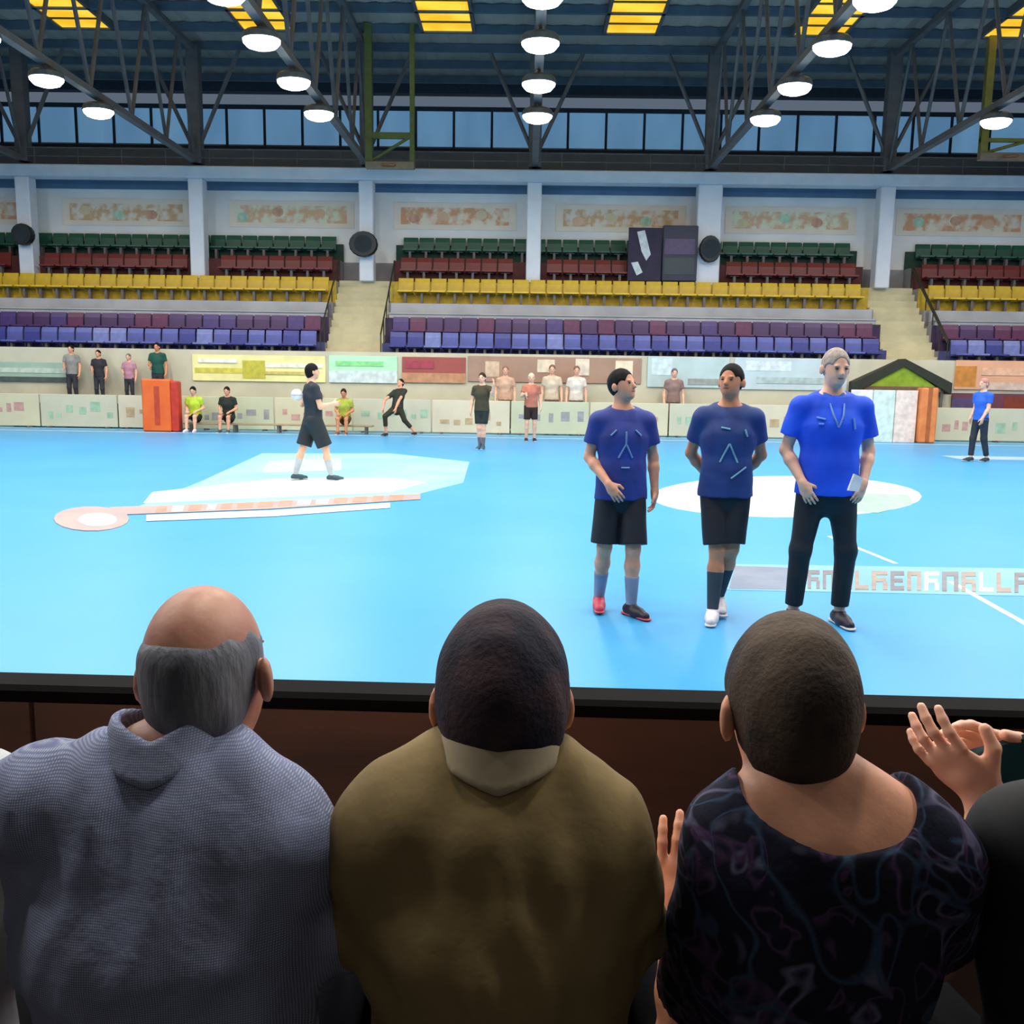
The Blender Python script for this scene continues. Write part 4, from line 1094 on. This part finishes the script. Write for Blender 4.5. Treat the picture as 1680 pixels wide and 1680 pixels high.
# spectators standing behind the cream boards in the middle
for (px, cy, top, hair, lab) in ((828, 600, (222, 178, 150), mat('hair_tan', (170, 130, 110), .6), 'spectator in peach shirt behind the boards, left of the salmon-shirted person'),
                           (904, 598, (226, 206, 180), mat('hair_lightbrown', (150, 110, 84), .6), 'spectator in cream shirt behind the boards, right of the salmon-shirted person'),
                           (944, 600, (236, 228, 216), MATS['hair_lightbrown'], 'spectator in white shirt behind the boards, next to the near left player'),
                           (1103, 604, (150, 120, 112), m_hgrey, 'spectator in brown shirt behind the boards between the two navy players')):
    g = P(px, 700, 27.85); H = P(px, cy, 27.85)[2]
    person(lab, (g[0], 27.85, 0), PI, H/1.812, None, fo(skin=SK3, hair=hair, top=mat('sp_%d' % top[2], top, .8), bottom=mat('sp_trousers', (120, 100, 90), .8), shoes=m_shoeK, leg=1.9), .018)

# --- seated spectators in the foreground, seen from behind
hfg = .0062
def fg(px, label, S, pose, out, dy=0.0):
    g = P(px, 1150, 1.12)
    loc = (g[0], 1.12+dy, 0)
    return person(label, loc, 0, S, pose, out, hfg)
X1 = P(275, 1150, 1.12)[0]
fg(275, 'older man with bald crown and grey hair in grey-blue checked shirt, seated at left', 1.0,
   seated_pose(.615, lean=(-.10, -.03, .05), head=(.02, -.04, -.14), hoff=(.045, .035, -.075), bulk=1.08, shl=(-.160, -.02, 1.455), shr=(.162, -.02, 1.375), elr=(.225, .12, .86), ell=(-.24, .12, .88)),
   dict(skin=skin('skin_bald', (196, 140, 112), (176, 116, 96)), hair=m_hgrey, style='bald', top=mat_check('shirt_check', (124, 132, 170), (184, 188, 200), 420), bottom=mat('trouser_navy', (14, 14, 20), .95, spec=.05), shoes=m_shoeK, leg=1.9,
        sleeve=.85, hem=.90, thick=.022, fold=.010, fsc=30, collar=(mat_check('collar_check', (130, 138, 174), (188, 192, 202), 420), .066, 1.490, .044), hand_h=.004, nape=1.60, fold2=.0045, neck=1.50))
fg(820, 'man with short dark hair in mustard tan collared shirt, seated in the middle', 1.0,
   seated_pose(.615, lean=(-.10, 0, 0), head=(.05, 0, .06), hoff=(0, .035, -.100), bulk=1.0, shl=(-.150, -.02, 1.415), shr=(.135, -.02, 1.40), elr=(.185, .12, .86), ell=(-.215, .12, .86)),
   dict(skin=SK2, hair=mat('hair_dark_thinning', (72, 54, 58), .75, (32, 32, 46), 12, .25, 130, spec=.2), style='full', top=mat('shirt_mustard', (146, 124, 84), .8, (130, 110, 74), 5, .2, 30, spec=.2), bottom=mat('trouser_black', (13, 13, 16), .95, spec=.05), shoes=m_shoeK, leg=1.9,
        sleeve=.85, hem=.90, thick=.022, fold=.009, fsc=24, seed=5, collar=(mat('collar_tan', (190, 172, 140), .8), .070, 1.492, .046), hand_h=.004, nape=1.60, fold2=.0045, neck=1.50))
gW = P(1362, 1150, 1.12)
wl = lambda px, py, Y: tuple(P(px, py, Y)-np.array([gW[0], 1.12, 0]))
fg(1362, 'woman with short brown hair in dark navy floral top with bare neck, seated at right', 1.0,
   seated_pose(.60, lean=(-.08, 0, 0), head=(.05, -.03, .08), hoff=(-.025, .03, -.085), bulk=.90, shl=(-.102, -.02, 1.385), shr=(.150, -.02, 1.405), elr=(.21, .12, .86),
        ell=wl(1125, 1690, 1.34), wrl=wl(1108, 1500, 1.40), hdl=(.08, .05, 1), hnl=(.3, 1, 0), tsl=1, curl=.25, spread=1.4),
   dict(skin=SK, hair=mat('hair_brown_light', (98, 82, 68), .75, (40, 36, 42), 8, .25, 130, spec=.2, detail=5), style='short', top=mat_floral('top_floral', (30, 32, 54), [((98, 96, 124), 9, .60, .05), ((78, 54, 88), 12, .40, .045), ((52, 72, 98), 7, .50, .03)]), bottom=MATS['trouser_black'], shoes=m_shoeK, leg=1.9,
        sleeve=.72, hem=.90, thick=.015, fold=.004, seed=12, hand_h=.0035, nape=1.625, neck=1.475, scoop=((.01, -.03, 1.515), (.115, .12, .085))))
gR = P(1925, 1150, 1.15)
wr_ = lambda px, py, Y: tuple(P(px, py, Y)-np.array([gR[0], 1.12, 0]))
fg(1925, 'person in black with both hands raised, mostly outside the right edge', 1.0,
   seated_pose(.60, lean=(-.08, 0, 0), shl=(-.155, -.02, 1.43), ell=wr_(1650, 1500, 1.30), wrl=wr_(1640, 1300, 1.36), hdl=(-.8, .1, .7), hnl=(.5, .7, .3),
        elr=(.14, .32, .86), wrr=wr_(1705, 1250, 1.42), hdr=(-.9, .1, .35), hnr=(-.2, -.8, -.5), curl=.35),
   dict(skin=SK3, hair=m_hdark, style='full', top=mat('top_black', (16, 16, 20), .8), bottom=MATS['trouser_black'], shoes=m_shoeK, leg=1.9, sleeve=.8, hem=.9, thick=.02, hand_h=.0035))
c = P(1660, 1248, 1.37)
t = thing('smartphone', 'dark teal smartphone held up by the person at the right edge', 'phone', c, .25)
b = MB().box(-.038, .038, -.005, .005, -.075, .075, .006).build('phone_case', mat('phone_teal', (24, 74, 84), .3), t)
MB().box(-.03, -.01, -.0075, -.005, .035, .065, .002).build('camera_bump', mat('phone_black', (10, 12, 16), .2), t)
t.rotation_euler = (0.1, PI/2-.3, .15)
gL = P(-285, 1150, 1.12)
fg(-285, 'person in white sleeve, only the arm edge visible at the left edge', 1.0,
   seated_pose(.60, lean=(-.10, 0, 0), bulk=1.05, hoff=(0, .03, -.06), shl=(-.165, -.02, 1.45), shr=(.165, -.02, 1.45), elr=(.22, .12, .86), ell=(-.22, .12, .86)), dict(skin=SK, hair=m_hgrey, top=mat('shirt_white', (206, 210, 212), .8), bottom=MATS['trouser_black'], shoes=m_shoeK, leg=1.9, sleeve=.85, hem=.9, thick=.022, hand_h=.005))

# dim fill lamps added unseen behind the camera to brighten the spectators' backs
gl = bpy.data.lights.new('fill_light', 'AREA'); gl.shape = 'RECTANGLE'; gl.size = 1.1; gl.size_y = .25; gl.energy = 7.0; gl.color = (1, .93, .82)
for k, x in enumerate((-3.0, 0.0, 3.0)):
    t = thing('fill_lamp', 'added fill lamp, unseen behind the camera, %s of three' % ('left', 'middle', 'right')[k], 'lamp', (x, -2.2, 3.6), 0, 'added fill lamps')
    MB().box(-.6, .6, -.15, .15, -.07, 0, .01).build('housing', m_house, t)
    MB().box(-.57, .57, -.12, .12, -.085, -.07, .005).build('diffuser', mat('fill_diffuser', (255, 240, 215), .5, emit=1.5), t)
    l = bpy.data.objects.new('fill_light', gl); l.location = (0, 0, -.1); link(l, t)
